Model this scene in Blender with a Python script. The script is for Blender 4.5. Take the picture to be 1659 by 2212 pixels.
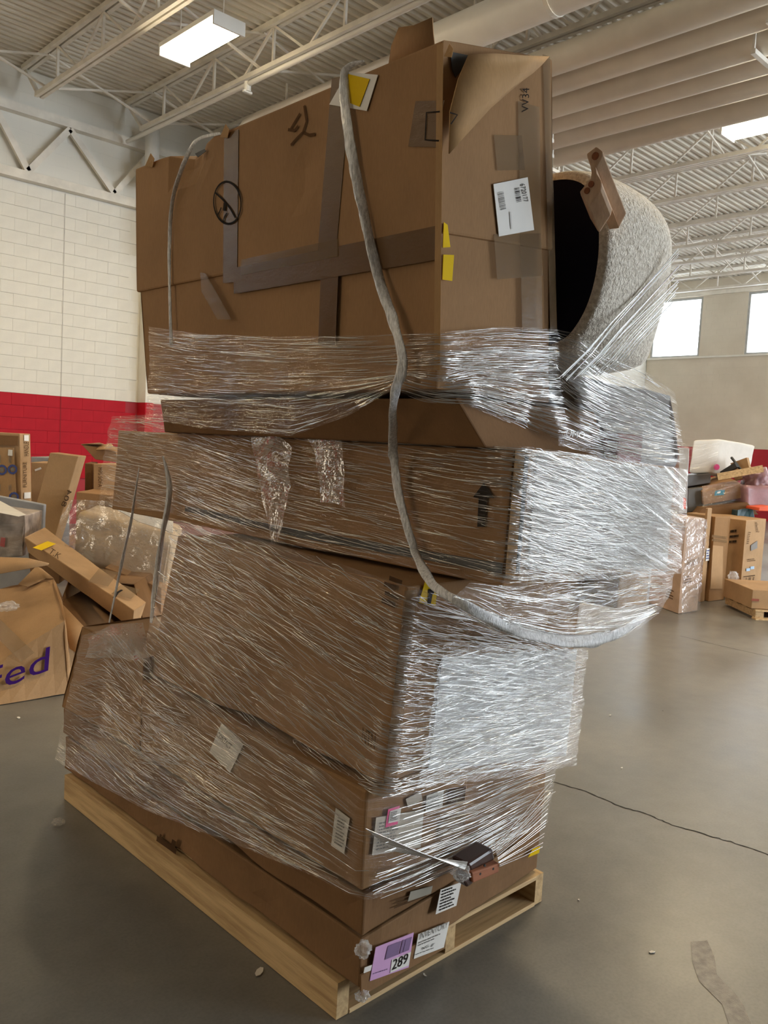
import bpy, bmesh, math, random
from mathutils import Vector, Matrix, noise
from mathutils.bvhtree import BVHTree
random.seed(7)
for o in list(bpy.data.objects):
    bpy.data.objects.remove(o, do_unlink=True)
scn = bpy.context.scene
COL = scn.collection

# ------------------------------------------------------------------ camera
# x runs right-and-away, y runs left-and-away (both along the building), z up
EYE = Vector((0, 0, 1.65))
CR = Vector((0.72000529, -0.69199111, 0.05235157))
CD = Vector((-0.01740117, -0.09341682, -0.99547501))
CF = Vector((0.69375037, 0.7158363, -0.07930206))
FPX, CX, CY = 1800.0, 829.5, 1106.0
cam = bpy.data.cameras.new('camera')
cam.sensor_fit = 'VERTICAL'; cam.sensor_height = 36; cam.lens = 36 * FPX / 2212
cam.clip_end = 200; cam.clip_start = .05
camo = bpy.data.objects.new('camera', cam); COL.objects.link(camo)
M3 = Matrix((CR, -CD, -CF)).transposed()
camo.matrix_world = Matrix.Translation(EYE) @ M3.to_4x4()
scn.camera = camo

# ------------------------------------------------------------------ world, daylight, exposure
world = bpy.data.worlds.new('sky'); scn.world = world; world.use_nodes = True
bg = world.node_tree.nodes['Background']
bg.inputs[0].default_value = (.80, .90, 1, 1); bg.inputs[1].default_value = 5.0
vs = scn.view_settings
vs.view_transform = 'Standard'; vs.look = 'None'; vs.gamma = 1; vs.use_curve_mapping = False
vs.exposure = 0.72

def area(name, loc, direction, sx, sy, power, color):
    l = bpy.data.lights.new(name, 'AREA'); l.shape = 'RECTANGLE'; l.size = sx; l.size_y = sy
    l.energy = power; l.color = color
    o = bpy.data.objects.new(name, l); COL.objects.link(o); o.location = loc
    o.rotation_euler = Vector(direction).to_track_quat('-Z', 'Z').to_euler()
    return o
DAY = (.85, .93, 1)
# two open dock doors in the wall on the right of the camera, and the clerestory row in the far wall
area('daylight_dock', (10.5, -8.85, 2.4), (0, 1, 0), 5.2, 4.4, 320, DAY)
area('daylight_dock', (18.5, -8.85, 2.4), (0, 1, 0), 5.2, 4.4, 320, DAY)
area('daylight_clerestory', (25.2, 2.2, 5.9), (-1, 0, -.1), 22, 1.8, 1500, DAY)
area('added_side_fill', (-8.1, 5.0, 1.95), (1, 0, 0), 4.8, 3.6, 118, (1, .86, .66))  # warm fill with no seen source, added for the stack's left faces

# ------------------------------------------------------------------ pixel helpers: a ray of the photo meets a plane of the place
def ray(x, y):
    return CR * ((x - CX) / FPX) + CD * ((y - CY) / FPX) + CF
def onX(x, y, c): d = ray(x, y); return EYE + d * ((c - EYE.x) / d.x)
def onY(x, y, c): d = ray(x, y); return EYE + d * ((c - EYE.y) / d.y)
def onZ(x, y, c=0.0): d = ray(x, y); return EYE + d * ((c - EYE.z) / d.z)
def onD(x, y, t): return EYE + ray(x, y) * t
class Plane:
    def __init__(s, a, b, c):
        s.o = Vector(a); s.n = (Vector(b) - s.o).cross(Vector(c) - s.o).normalized()
        if s.n.dot(EYE - s.o) < 0: s.n = -s.n
    def at(s, x, y, off=0.0):
        d = ray(x, y); o = s.o + s.n * off
        return EYE + d * ((o - EYE).dot(s.n) / d.dot(s.n))

# ------------------------------------------------------------------ object helpers
def obj(name, me, mat=None, parent=None):
    if isinstance(me, bmesh.types.BMesh):
        m = bpy.data.meshes.new(name); me.to_mesh(m); me.free(); me = m
    if mat and not me.materials: me.materials.append(mat)
    o = bpy.data.objects.new(name, me); COL.objects.link(o)
    if parent:
        o.parent = parent
        o.matrix_parent_inverse = Matrix.Translation(parent.location).inverted() if parent.type == 'EMPTY' else Matrix()
    return o
def thing(name, label, cat, loc=(0, 0, 0), group=None):
    o = bpy.data.objects.new(name, None); COL.objects.link(o); o.location = loc; o.empty_display_size = .1
    o['label'] = label; o['category'] = cat
    if group: o['group'] = group
    return o
def tag(o, label, cat, group=None):
    o['label'] = label; o['category'] = cat
    if group: o['group'] = group
    return o
def struct(o):
    o['kind'] = 'structure'; return o
def meshdata(name, verts, faces, smooth=False):
    m = bpy.data.meshes.new(name); m.from_pydata([tuple(v) for v in verts], [], faces); m.update()
    if smooth:
        for p in m.polygons: p.use_smooth = True
    return m
BOXF = [(0, 3, 2, 1), (4, 5, 6, 7), (0, 1, 5, 4), (1, 2, 6, 5), (2, 3, 7, 6), (3, 0, 4, 7)]
def boxv(x0, x1, y0, y1, z0, z1):
    return [Vector(p) for p in ((x0, y0, z0), (x1, y0, z0), (x1, y1, z0), (x0, y1, z0), (x0, y0, z1), (x1, y0, z1), (x1, y1, z1), (x0, y1, z1))]
def boxmesh(name, *a): return meshdata(name, boxv(*a), BOXF)
class MB:
    def __init__(s): s.v = []; s.f = []
    def add(s, v, f):
        k = len(s.v); s.v += [Vector(p) for p in v]; s.f += [tuple(i + k for i in q) for q in f]; return s
    def box(s, *a): return s.add(boxv(*a), BOXF)
    def bar(s, a, b, w, h=None, up=Vector((0, 0, 1))):
        a = Vector(a); b = Vector(b); h = h or w; t = (b - a).normalized()
        if abs(t.dot(up)) > .98: up = Vector((1, 0, 0))
        r = t.cross(up).normalized(); u = r.cross(t)
        P = []
        for c in (a, b):
            for i, j in ((-1, -1), (1, -1), (1, 1), (-1, 1)): P.append(c + r * (i * w / 2) + u * (j * h / 2))
        return s.add(P, [(0, 1, 2, 3), (7, 6, 5, 4), (0, 4, 5, 1), (1, 5, 6, 2), (2, 6, 7, 3), (3, 7, 4, 0)])
    def tube(s, pts, rad, n=8, cap=True):
        k = len(s.v); pts = [Vector(p) for p in pts]; m = len(pts)
        up = Vector((.3, .2, 1)).normalized()
        for i, p in enumerate(pts):
            t = (pts[min(i + 1, m - 1)] - pts[max(i - 1, 0)]).normalized()
            r = t.cross(up)
            if r.length < .1: r = t.cross(Vector((1, 0, 0)))
            r.normalize(); u = r.cross(t)
            R = rad[i] if hasattr(rad, '__len__') else rad
            for j in range(n):
                a = 2 * math.pi * j / n; s.v.append(p + r * (R * math.cos(a)) + u * (R * math.sin(a)))
        for i in range(m - 1):
            for j in range(n):
                s.f.append((k + i * n + j, k + i * n + (j + 1) % n, k + (i + 1) * n + (j + 1) % n, k + (i + 1) * n + j))
        if cap and n > 2:
            s.f.append(tuple(k + j for j in range(n))[::-1]); s.f.append(tuple(k + (m - 1) * n + j for j in range(n)))
        return s
    def obj(s, name, mat, parent=None, smooth=False):
        return obj(name, meshdata(name, s.v, s.f, smooth), mat, parent)

# ------------------------------------------------------------------ materials
MATS = {}
def newmat(name):
    m = bpy.data.materials.new(name); m.use_nodes = True
    nt = m.node_tree; b = nt.nodes['Principled BSDF']
    return m, nt, b
def N(nt, t, **k):
    n = nt.nodes.new(t)
    for a, v in k.items():
        if a.startswith('i_'): n.inputs[a[2:].replace('_', ' ')].default_value = v
        else: setattr(n, a, v)
    return n
def ramp(nt, fac, stops):
    r = nt.nodes.new('ShaderNodeValToRGB'); e = r.color_ramp.elements
    while len(e) < len(stops): e.new(.5)
    for i, (p, c) in enumerate(stops):
        e[i].position = p; e[i].color = (c[0], c[1], c[2], 1) if hasattr(c, '__len__') else (c, c, c, 1)
    nt.links.new(fac, r.inputs[0]); return r.outputs[0]
def coords(nt, kind='Object', scale=(1, 1, 1), rot=(0, 0, 0)):
    t = nt.nodes.new('ShaderNodeTexCoord'); mp = nt.nodes.new('ShaderNodeMapping')
    mp.inputs['Scale'].default_value = scale; mp.inputs['Rotation'].default_value = rot
    nt.links.new(t.outputs[kind], mp.inputs[0]); return mp.outputs[0]
def noisetex(nt, vec, scale, detail=3, rough=.55):
    n = N(nt, 'ShaderNodeTexNoise'); n.inputs['Scale'].default_value = scale; n.inputs['Detail'].default_value = detail
    n.inputs['Roughness'].default_value = rough
    nt.links.new(vec, n.inputs['Vector']); return n.outputs['Fac']
def bump(nt, h, b, strength=.3, dist=.01):
    n = N(nt, 'ShaderNodeBump'); n.inputs['Strength'].default_value = strength; n.inputs['Distance'].default_value = dist
    nt.links.new(h, n.inputs['Height']); nt.links.new(n.outputs[0], b.inputs['Normal'])
def plain(name, col, rough=.6, metal=0, spec=.5, var=.12, scale=6, bmp=0):
    m, nt, b = newmat(name); c = coords(nt)
    f = noisetex(nt, c, scale, 4)
    lo = tuple(x * (1 - var) for x in col); hi = tuple(min(1, x * (1 + var)) for x in col)
    nt.links.new(ramp(nt, f, [(.3, lo), (.7, hi)]), b.inputs['Base Color'])
    b.inputs['Roughness'].default_value = rough; b.inputs['Metallic'].default_value = metal
    b.inputs['Specular IOR Level'].default_value = spec
    if bmp: bump(nt, noisetex(nt, c, scale * 12, 3), b, bmp, .004)
    return m
def cardboard(name, col, seed=0.0):
    m, nt, b = newmat(name); c = coords(nt)
    big = noisetex(nt, c, 2.2 + seed, 5, .6); fine = noisetex(nt, coords(nt, scale=(60, 60, 14)), 3, 2)
    a = ramp(nt, big, [(.25, tuple(x * .82 for x in col)), (.5, col), (.78, tuple(min(1, x * 1.16) for x in col))])
    mx = N(nt, 'ShaderNodeMix', data_type='RGBA', blend_type='MULTIPLY'); mx.inputs[0].default_value = .35
    nt.links.new(a, mx.inputs[6]); nt.links.new(ramp(nt, fine, [(.3, .72), (.7, 1)]), mx.inputs[7])
    nt.links.new(mx.outputs[2], b.inputs['Base Color'])
    b.inputs['Roughness'].default_value = .75; b.inputs['Specular IOR Level'].default_value = .18
    bump(nt, noisetex(nt, coords(nt, scale=(1, 1, .3)), 14, 4), b, .25, .01)
    return m
KRAFT = cardboard('kraft_cardboard', (.315, .175, .078))
KRAFT2 = cardboard('light_kraft_cardboard', (.43, .265, .135), .7)
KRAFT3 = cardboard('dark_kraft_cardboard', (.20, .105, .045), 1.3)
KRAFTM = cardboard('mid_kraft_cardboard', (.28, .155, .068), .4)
KRAFTD = cardboard('deep_brown_cardboard', (.235, .128, .058), .9)  # darker brown tone for the bottom carton
KRAFTIN = cardboard('inner_liner_cardboard', (.38, .225, .10), 1.9)
WALLWHITE = plain('white_wall_paint', (.74, .71, .63), .7, var=.05, scale=3, bmp=.15)
WALLRED = plain('red_wall_paint', (.45, .010, .022), .6, spec=.15, var=.12, scale=2, bmp=.15)
STEEL = plain('painted_steel', (.74, .69, .60), .55, var=.12, scale=4)
DECKM = plain('painted_roof_deck', (.68, .63, .53), .65, var=.12, scale=1.2)
PIPEM = plain('painted_pipe', (.74, .67, .56), .5, var=.08, scale=2)
DUCTM = plain('white_duct_wrap', (.80, .78, .72), .45, var=.05, scale=3)
WOOD = None
def woodmat(name, c0, c1, axis=1):
    m, nt, b = newmat(name)
    sc = [30, 30, 30]; sc[axis] = 2.0
    f = noisetex(nt, coords(nt, scale=tuple(sc)), 1.2, 6, .65)
    nt.links.new(ramp(nt, f, [(.3, c0), (.55, c1), (.8, tuple(x * 1.2 for x in c1))]), b.inputs['Base Color'])
    b.inputs['Roughness'].default_value = .75; bump(nt, f, b, .4, .004); return m
WOODY = woodmat('pine_stringer', (.36, .22, .095), (.60, .41, .20), 1)
WOODX = woodmat('pine_board', (.38, .24, .11), (.62, .43, .22), 0)
WOODPALE = woodmat('pale_plywood', (.62, .40, .26), (.80, .58, .40), 2)
WOODRED = woodmat('stained_wood_bracket', (.22, .075, .035), (.36, .13, .06), 0)
BLACK = plain('black_print', (.018, .014, .012), .8, spec=.08, var=.2)
PRINTBROWN = plain('brown_print', (.08, .042, .02), .8, spec=.08, var=.2)
GREYPRINT = plain('grey_print', (.20, .185, .165), .6)
WHITE = plain('white_paper', (.74, .71, .66), .6, var=.05)
YELLOW = plain('yellow_sticker', (.72, .47, .0), .7, spec=.15, var=.06)
PINK = plain('pink_sticker', (.80, .07, .26), .5, var=.05)
LILAC = plain('lilac_label', (.60, .34, .58), .5, var=.05)
LILACDK = plain('lilac_print', (.20, .12, .24), .5)
BLUE = plain('blue_print', (.04, .07, .28), .6)
PURPLE = plain('purple_print', (.04, .008, .13), .8, spec=.1)
TEAL = plain('teal_label', (.01, .20, .28), .5)
ORANGE = plain('orange_print', (.75, .10, .03), .5)
REDBOX = plain('dark_red_print', (.16, .018, .012), .5)
GREY = plain('grey_foam', (.30, .30, .31), .8, bmp=.2)
DARKB = plain('dark_blue_cloth', (.010, .010, .020), .9, spec=.1)
DARK = plain('black_part_and_hole_shade', (.02, .02, .02), .6)  # black for dark parts; also stands in for shade inside holes
MAUVE = plain('mauve_bag', (.30, .16, .17), .35, var=.2, scale=5, bmp=.3)
WHITECLOTH = plain('white_cloth', (.66, .62, .56), .8, var=.06, bmp=.2)
CONCRETEBIT = plain('concrete_patch', (.33, .30, .26), .7, var=.25, scale=30, bmp=.5)
def boucle():
    m, nt, b = newmat('cream_boucle'); c = coords(nt)
    f = noisetex(nt, c, 90, 3, .6)
    nt.links.new(ramp(nt, f, [(.3, (.60, .53, .43)), (.65, (.93, .87, .77))]), b.inputs['Base Color'])
    b.inputs['Roughness'].default_value = .95; b.inputs['Specular IOR Level'].default_value = .1
    bump(nt, f, b, .9, .012); return m
BOUCLE = boucle()
def tape(name, col, rough, alpha):
    m, nt, b = newmat(name); c = coords(nt)
    b.inputs['Base Color'].default_value = (*col, 1); b.inputs['Roughness'].default_value = rough
    b.inputs['Alpha'].default_value = alpha; b.inputs['Specular IOR Level'].default_value = .2
    bump(nt, noisetex(nt, coords(nt, scale=(1, 1, 2.2)), 16, 5, .7), b, .16, .012)
    return m
TAPE = tape('brown_packing_tape', (.15, .08, .033), .24, .85)
CTAPE = tape('clear_packing_tape', (.26, .17, .09), .12, .30)
def concrete():
    m, nt, b = newmat('sealed_concrete'); c = coords(nt)
    f1 = noisetex(nt, c, .55, 6, .62); f2 = noisetex(nt, c, 7, 5, .6); f3 = noisetex(nt, coords(nt, scale=(1, 1, 1)), 90, 2)
    mx = N(nt, 'ShaderNodeMix', data_type='FLOAT'); mx.inputs[0].default_value = .28
    nt.links.new(f1, mx.inputs[2]); nt.links.new(f2, mx.inputs[3])
    col = ramp(nt, mx.outputs[0], [(.25, (.105, .100, .090)), (.5, (.180, .172, .156)), (.75, (.26, .246, .218))])
    mm = N(nt, 'ShaderNodeMix', data_type='RGBA', blend_type='MULTIPLY'); mm.inputs[0].default_value = .3
    nt.links.new(col, mm.inputs[6]); nt.links.new(ramp(nt, f3, [(.3, .6), (.6, 1)]), mm.inputs[7])
    nt.links.new(mm.outputs[2], b.inputs['Base Color'])
    nt.links.new(ramp(nt, f1, [(.3, .26), (.7, .40)]), b.inputs['Roughness'])
    b.inputs['Specular IOR Level'].default_value = .5
    bump(nt, f2, b, .035, .02); return m
CONCRETE = concrete()
def filmmat(name, base, streak, vs_=150, us=3.5, whit=.3, rough=.16, bmp=.8):
    """stretch film: clear sheet, glossy and milky along its stretched folds"""
    m, nt, b = newmat(name); nt.nodes.remove(b); out = nt.nodes['Material Output']; L = nt.links
    uv = nt.nodes.new('ShaderNodeUVMap').outputs[0]
    def mp(sx, sy):
        q = nt.nodes.new('ShaderNodeMapping'); q.inputs['Scale'].default_value = (sx, sy, 1); L.new(uv, q.inputs[0]); return q.outputs[0]
    n1 = noisetex(nt, mp(us, vs_), 1, 3, .6); n2 = noisetex(nt, mp(us * .35, vs_ * .22), 1, 3, .6); n3 = noisetex(nt, mp(us * 5, us * 5), 1, 2)
    s = N(nt, 'ShaderNodeMath', operation='MULTIPLY'); L.new(ramp(nt, n1, [(.53, 0), (.66, 1)]), s.inputs[0]); L.new(ramp(nt, n2, [(.40, .15), (.65, 1)]), s.inputs[1])
    lw = N(nt, 'ShaderNodeLayerWeight'); lw.inputs['Blend'].default_value = .3
    a1 = N(nt, 'ShaderNodeMath', operation='MULTIPLY_ADD'); L.new(s.outputs[0], a1.inputs[0]); a1.inputs[1].default_value = streak; a1.inputs[2].default_value = base
    a2 = N(nt, 'ShaderNodeMath', operation='MULTIPLY_ADD', use_clamp=True); L.new(lw.outputs['Facing'], a2.inputs[0]); a2.inputs[1].default_value = .25; L.new(a1.outputs[0], a2.inputs[2])
    bp = N(nt, 'ShaderNodeBump'); bp.inputs['Strength'].default_value = bmp; bp.inputs['Distance'].default_value = .012
    hh = N(nt, 'ShaderNodeMath', operation='MULTIPLY_ADD'); L.new(n2, hh.inputs[0]); hh.inputs[1].default_value = 1.5; L.new(n1, hh.inputs[2])
    L.new(hh.outputs[0], bp.inputs['Height'])
    g = N(nt, 'ShaderNodeBsdfGlossy'); g.inputs['Roughness'].default_value = rough; g.inputs['Color'].default_value = (.95, .95, .95, 1); L.new(bp.outputs[0], g.inputs['Normal'])
    d = N(nt, 'ShaderNodeBsdfDiffuse'); d.inputs['Color'].default_value = (.85, .84, .82, 1)
    tl = N(nt, 'ShaderNodeBsdfTranslucent'); tl.inputs['Color'].default_value = (.85, .84, .82, 1)
    dm = N(nt, 'ShaderNodeMixShader'); dm.inputs[0].default_value = .4; L.new(d.outputs[0], dm.inputs[1]); L.new(tl.outputs[0], dm.inputs[2])
    gm = N(nt, 'ShaderNodeMixShader'); gm.inputs[0].default_value = whit; L.new(g.outputs[0], gm.inputs[1]); L.new(dm.outputs[0], gm.inputs[2])
    tr = N(nt, 'ShaderNodeBsdfTransparent'); tr.inputs['Color'].default_value = (.985, .98, .97, 1)
    mx = N(nt, 'ShaderNodeMixShader'); L.new(a2.outputs[0], mx.inputs[0]); L.new(tr.outputs[0], mx.inputs[1]); L.new(gm.outputs[0], mx.inputs[2])
    L.new(mx.outputs[0], out.inputs['Surface']); return m
FILM = filmmat('stretch_film', .025, .38, 260, 2.4, .10, .06, 1.0)
FILMTHICK = filmmat('stretch_film_layers', .07, .62, 150, 2.6, .16, .09, 1.0)
FILMBAG = filmmat('crumpled_plastic', .22, .55, 22, 14, .35, .12, 1.0)
def strandmat():
    m, nt, b = newmat('film_strand'); b.inputs['Base Color'].default_value = (.88, .87, .85, 1); b.inputs['Metallic'].default_value = .6
    b.inputs['Roughness'].default_value = .09; b.inputs['Alpha'].default_value = .85; b.inputs['Specular IOR Level'].default_value = 1
    return m
STRAND = strandmat()
def ropemat():
    m, nt, b = newmat('twisted_film'); 
    f = noisetex(nt, coords(nt, scale=(40, 40, 9)), 4, 5, .7)
    nt.links.new(ramp(nt, f, [(.25, (.52, .52, .52)), (.5, (.80, .80, .80)), (.7, (.97, .97, .97))]), b.inputs['Base Color'])
    nt.links.new(ramp(nt, f, [(.3, .75), (.6, 1)]), b.inputs['Alpha'])
    b.inputs['Roughness'].default_value = .09; b.inputs['Metallic'].default_value = .08; b.inputs['Specular IOR Level'].default_value = 1
    bump(nt, f, b, .55, .012); return m
ROPE = ropemat()
def emis(name, col, s):
    m, nt, b = newmat(name); b.inputs['Base Color'].default_value = (*col, 1)
    b.inputs['Emission Color'].default_value = (*col, 1); b.inputs['Emission Strength'].default_value = s; return m
TUBE = emis('fluorescent_tube', (1, .87, .62), 14)
def glass():
    m, nt, b = newmat('window_glass'); nt.nodes.remove(b); out = nt.nodes['Material Output']
    t = N(nt, 'ShaderNodeBsdfTransparent'); g = N(nt, 'ShaderNodeBsdfGlossy'); g.inputs['Roughness'].default_value = .05
    mx = N(nt, 'ShaderNodeMixShader'); mx.inputs[0].default_value = .06
    nt.links.new(t.outputs[0], mx.inputs[1]); nt.links.new(g.outputs[0], mx.inputs[2]); nt.links.new(mx.outputs[0], out.inputs[0]); return m
GLASS = glass()
def wallmat(name, zred, white=((.58, .51, .40), (.70, .63, .51))):
    m, nt, b = newmat(name); t = nt.nodes.new('ShaderNodeTexCoord'); sp = nt.nodes.new('ShaderNodeSeparateXYZ')
    nt.links.new(t.outputs['Object'], sp.inputs[0])
    gt = N(nt, 'ShaderNodeMath', operation='GREATER_THAN'); nt.links.new(sp.outputs[2], gt.inputs[0]); gt.inputs[1].default_value = zred
    f = noisetex(nt, t.outputs['Object'], .7, 5)
    mx = N(nt, 'ShaderNodeMix', data_type='RGBA'); nt.links.new(gt.outputs[0], mx.inputs[0])
    nt.links.new(ramp(nt, f, [(.3, (.30, .008, .018)), (.7, (.42, .015, .026))]), mx.inputs[6])
    nt.links.new(ramp(nt, f, [(.3, white[0]), (.7, white[1])]), mx.inputs[7])
    nt.links.new(mx.outputs[2], b.inputs['Base Color']); b.inputs['Roughness'].default_value = .6
    # faint running-bond joints, told apart only close to
    bt = N(nt, 'ShaderNodeTexBrick'); bt.inputs['Scale'].default_value = 1; bt.inputs['Brick Width'].default_value = .4; bt.inputs['Row Height'].default_value = .2; bt.inputs['Mortar Size'].default_value = .006
    cb = nt.nodes.new('ShaderNodeCombineXYZ'); ad = N(nt, 'ShaderNodeMath', operation='ADD'); nt.links.new(sp.outputs[0], ad.inputs[0]); nt.links.new(sp.outputs[1], ad.inputs[1])
    nt.links.new(ad.outputs[0], cb.inputs[0]); nt.links.new(sp.outputs[2], cb.inputs[1]); nt.links.new(cb.outputs[0], bt.inputs['Vector'])
    inv = N(nt, 'ShaderNodeMath', operation='SUBTRACT'); inv.inputs[0].default_value = 1; nt.links.new(bt.outputs['Fac'], inv.inputs[1])
    bump(nt, inv.outputs[0], b, .5, .01); return m
WALLM = wallmat('painted_block_wall', 2.13)
WALLM2 = wallmat('white_red_block_wall', 2.2, ((.71, .68, .60), (.77, .74, .66)))
DARKWALL = plain('low_bounce_unseen_wall', (.13, .12, .11), .8)  # unseen walls given a dark tone to cut light bounced from behind

# ================================================================== THE ROOM
X0, X1, Y0, Y1, ZD = -8.0, 25.5, -9.0, 14.2, 7.36
floor = struct(obj('floor', boxmesh('floor', X0, X1 + .3, Y0, Y1 + .3, -.2, 0), CONCRETE))
# cracks and joints in the slab
def strip(name, pts, w, mat, z=.0012, jit=0.0):
    mb = MB(); P = []
    rnd = random.Random(len(pts) * 13 + int(w * 1e5))
    for i in range(len(pts) - 1):
        for k in range(7):
            t = k / 7; p = Vector(pts[i]).lerp(Vector(pts[i + 1]), t)
            P.append(p + Vector((rnd.uniform(-jit, jit), rnd.uniform(-jit, jit), 0)))
    P.append(Vector(pts[-1])); n = len(P)
    for i, p in enumerate(P):
        t = (P[min(i + 1, n - 1)] - P[max(i - 1, 0)]).normalized(); s = Vector((-t.y, t.x, 0)) * w * rnd.uniform(.35, .7)
        mb.v += [Vector((p.x + s.x, p.y + s.y, z)), Vector((p.x - s.x, p.y - s.y, z))]
    for i in range(n - 1): mb.f.append((2 * i, 2 * i + 1, 2 * i + 3, 2 * i + 2))
    return mb.obj(name, mat, floor)
CRACKM = plain('crack_dirt', (.018, .016, .014), .9)
strip('crack', [onZ(*p) for p in ((1190, 1688), (1262, 1708), (1330, 1738), (1400, 1760), (1440, 1778), (1520, 1802), (1590, 1822), (1700, 1862), (1800, 1900))], .007, CRACKM, jit=.006)
strip('joint', [onZ(*p) for p in ((1470, 1374), (1560, 1396), (1659, 1418), (1800, 1450))], .006, CRACKM, jit=.001)
pp = [onZ(*p) for p in ((1492, 2035), (1528, 2032), (1545, 2070), (1548, 2105), (1600, 2160), (1625, 2212), (1640, 2260), (1590, 2260), (1560, 2170), (1510, 2120), (1496, 2080))]
mb = MB(); mb.add([Vector((p.x, p.y, .0012)) for p in pp], [tuple(range(len(pp)))]); mb.obj('worn_patch', CONCRETEBIT, floor)

# left wall: blocks in view are laid one by one, slab behind
wm_ = MB(); wm_.box(-5.0, X1 + .3, Y1 + .022, Y1 + .3, 0, ZD); wm_.box(X0, -6.6, Y1 + .022, Y1 + .3, 0, ZD)
wm_.box(-6.6, -5.0, Y1 + .022, Y1 + .3, 0, 3.9); wm_.box(-6.6, -5.0, Y1 + .022, Y1 + .3, 5.7, ZD)
wl = struct(wm_.obj('wall_left', WALLM2))
bw = meshdata('block', boxv(0, .3994, 0, .03, 0, .1970), BOXF)
bvb = bmesh.new(); bvb.from_mesh(bw); bmesh.ops.bevel(bvb, geom=bvb.edges[:], offset=.002, segments=1, affect='EDGES'); bvb.to_mesh(bw); bvb.free()
xj = onY(137, 600, Y1).x
obj('control_joint', boxmesh('control_joint', xj - .007, xj + .007, Y1 - .004, Y1 + .02, 2.2, 5.58), plain('joint_sealant', (.50, .47, .41), .8), wl)
obj('control_joint', boxmesh('control_joint', xj - .007, xj + .007, Y1 - .004, Y1 + .02, 0, 2.198), plain('red_joint_sealant', (.26, .006, .012), .8), wl)
bwh = bw.copy(); bwh.materials.append(WALLWHITE); brd = bw.copy(); brd.materials.append(WALLRED)
for r in range(4, 28):
    for c in range(-2, 7):
        x = 4.72 + c * .4 + (.2 if r % 2 else 0)
        if x + .4 > 7.45: continue
        o = obj('block', brd if r < 11 else bwh, None, wl); o.location = (x, Y1 + random.uniform(-.002, .0015), r * .2)
bk = MB(); bk.box(X0 - .3, X0, Y0, 2.4, 0, ZD); bk.box(X0 - .3, X0, 7.6, Y1 + .3, 0, ZD); bk.box(X0 - .3, X0, 2.4, 7.6, 3.85, ZD); struct(bk.obj('wall_back', DARKWALL))
added_bay = MB(); added_bay.box(X0 - 4.2, X0 - 4, 2.2, 7.8, 0, 4.1); added_bay.box(X0 - 4, X0 - .3, 2.2, 2.4, 0, 4.1); added_bay.box(X0 - 4, X0 - .3, 7.6, 7.8, 0, 4.1); added_bay.box(X0 - 4, X0 - .3, 2.4, 7.6, 3.9, 4.1); added_bay.box(X0 - 4, X0 - .0, 2.4, 7.6, -.2, 0)
struct(added_bay.obj('wall_added_bay', WALLWHITE))  # unseen bay, made up to house the warm side fill
# front wall with two open dock doors
wf = MB()
for a, b_ in ((X0, 7.9), (13.1, 15.9), (21.1, X1)): wf.box(a, b_, Y0 - .3, Y0, 0, 4.7)
wf.box(X0, X1, Y0 - .3, Y0, 4.7, ZD); struct(wf.obj('wall_front', DARKWALL))
# right wall with the clerestory
wr = MB(); wr.box(X1, X1 + .3, Y0, Y1, 0, 4.98); wr.box(X1, X1 + .3, Y0, Y1, 6.84, ZD)
wins = []; y = 14.05
edges = [(12.42, 14.1), (9.0, 11.0), (5.6, 7.6), (2.2, 4.2), (-1.2, .8), (-4.6, -2.6), (-8, -6)]
prev = Y1
for a, b_ in edges:
    if prev > b_: wr.box(X1, X1 + .3, b_, prev, 4.98, 6.84)
    prev = a
wr.box(X1, X1 + .3, Y0, prev, 4.98, 6.84)
struct(wr.obj('wall_right', WALLM))
FRAMEM = plain('window_frame_paint', (.42, .42, .40), .5)
for i, (a, b_) in enumerate(edges):
    f = MB(); f.box(X1 + .02, X1 + .12, a, a + .07, 4.98, 6.84); f.box(X1 + .02, X1 + .12, b_ - .07, b_, 4.98, 6.84)
    f.box(X1 + .02, X1 + .12, a + .07, b_ - .07, 4.98, 5.03); f.box(X1 + .02, X1 + .12, a + .07, b_ - .07, 6.77, 6.84)
    w = struct(f.obj('window_%d' % (i + 1), FRAMEM)); obj('pane', boxmesh('pane', X1 + .06, X1 + .07, a + .07, b_ - .07, 5.03, 6.77), GLASS, w)
f = MB(); f.box(-6.6, -6.5, Y1 + .1, Y1 + .2, 3.9, 5.7); f.box(-5.1, -5.0, Y1 + .1, Y1 + .2, 3.9, 5.7); f.box(-6.5, -5.1, Y1 + .1, Y1 + .2, 3.9, 4.0); f.box(-6.5, -5.1, Y1 + .1, Y1 + .2, 5.6, 5.7)
w = struct(f.obj('window_8', FRAMEM))
for i in range(2):
    x = -6.5 + i * .72; obj('pane', boxmesh('pane', x, x + .68, Y1 + .14, Y1 + .15, 4.0, 5.6), GLASS, w)
obj('mullion', boxmesh('mullion', -5.82, -5.78, Y1 + .11, Y1 + .19, 4.0, 5.6), FRAMEM, w)
struct(obj('trim_1', boxmesh('trim_1', X1 - .06, X1 - .001, Y0, Y1, 6.86, 6.98), STEEL))
struct(obj('trim_2', boxmesh('trim_2', X1 - .05, X1 - .001, Y0, Y1, 4.92, 4.975), WALLWHITE))
struct(obj('trim_3', boxmesh('trim_3', 7.36, 7.52, Y1 - .28, Y1 + .02, 2.2, 5.58), WALLWHITE))
t4 = MB(); t4.box(7.36, 7.52, Y1 - .28, Y1 + .02, 0, 2.198); struct(t4.obj('trim_4', WALLRED))

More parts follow.
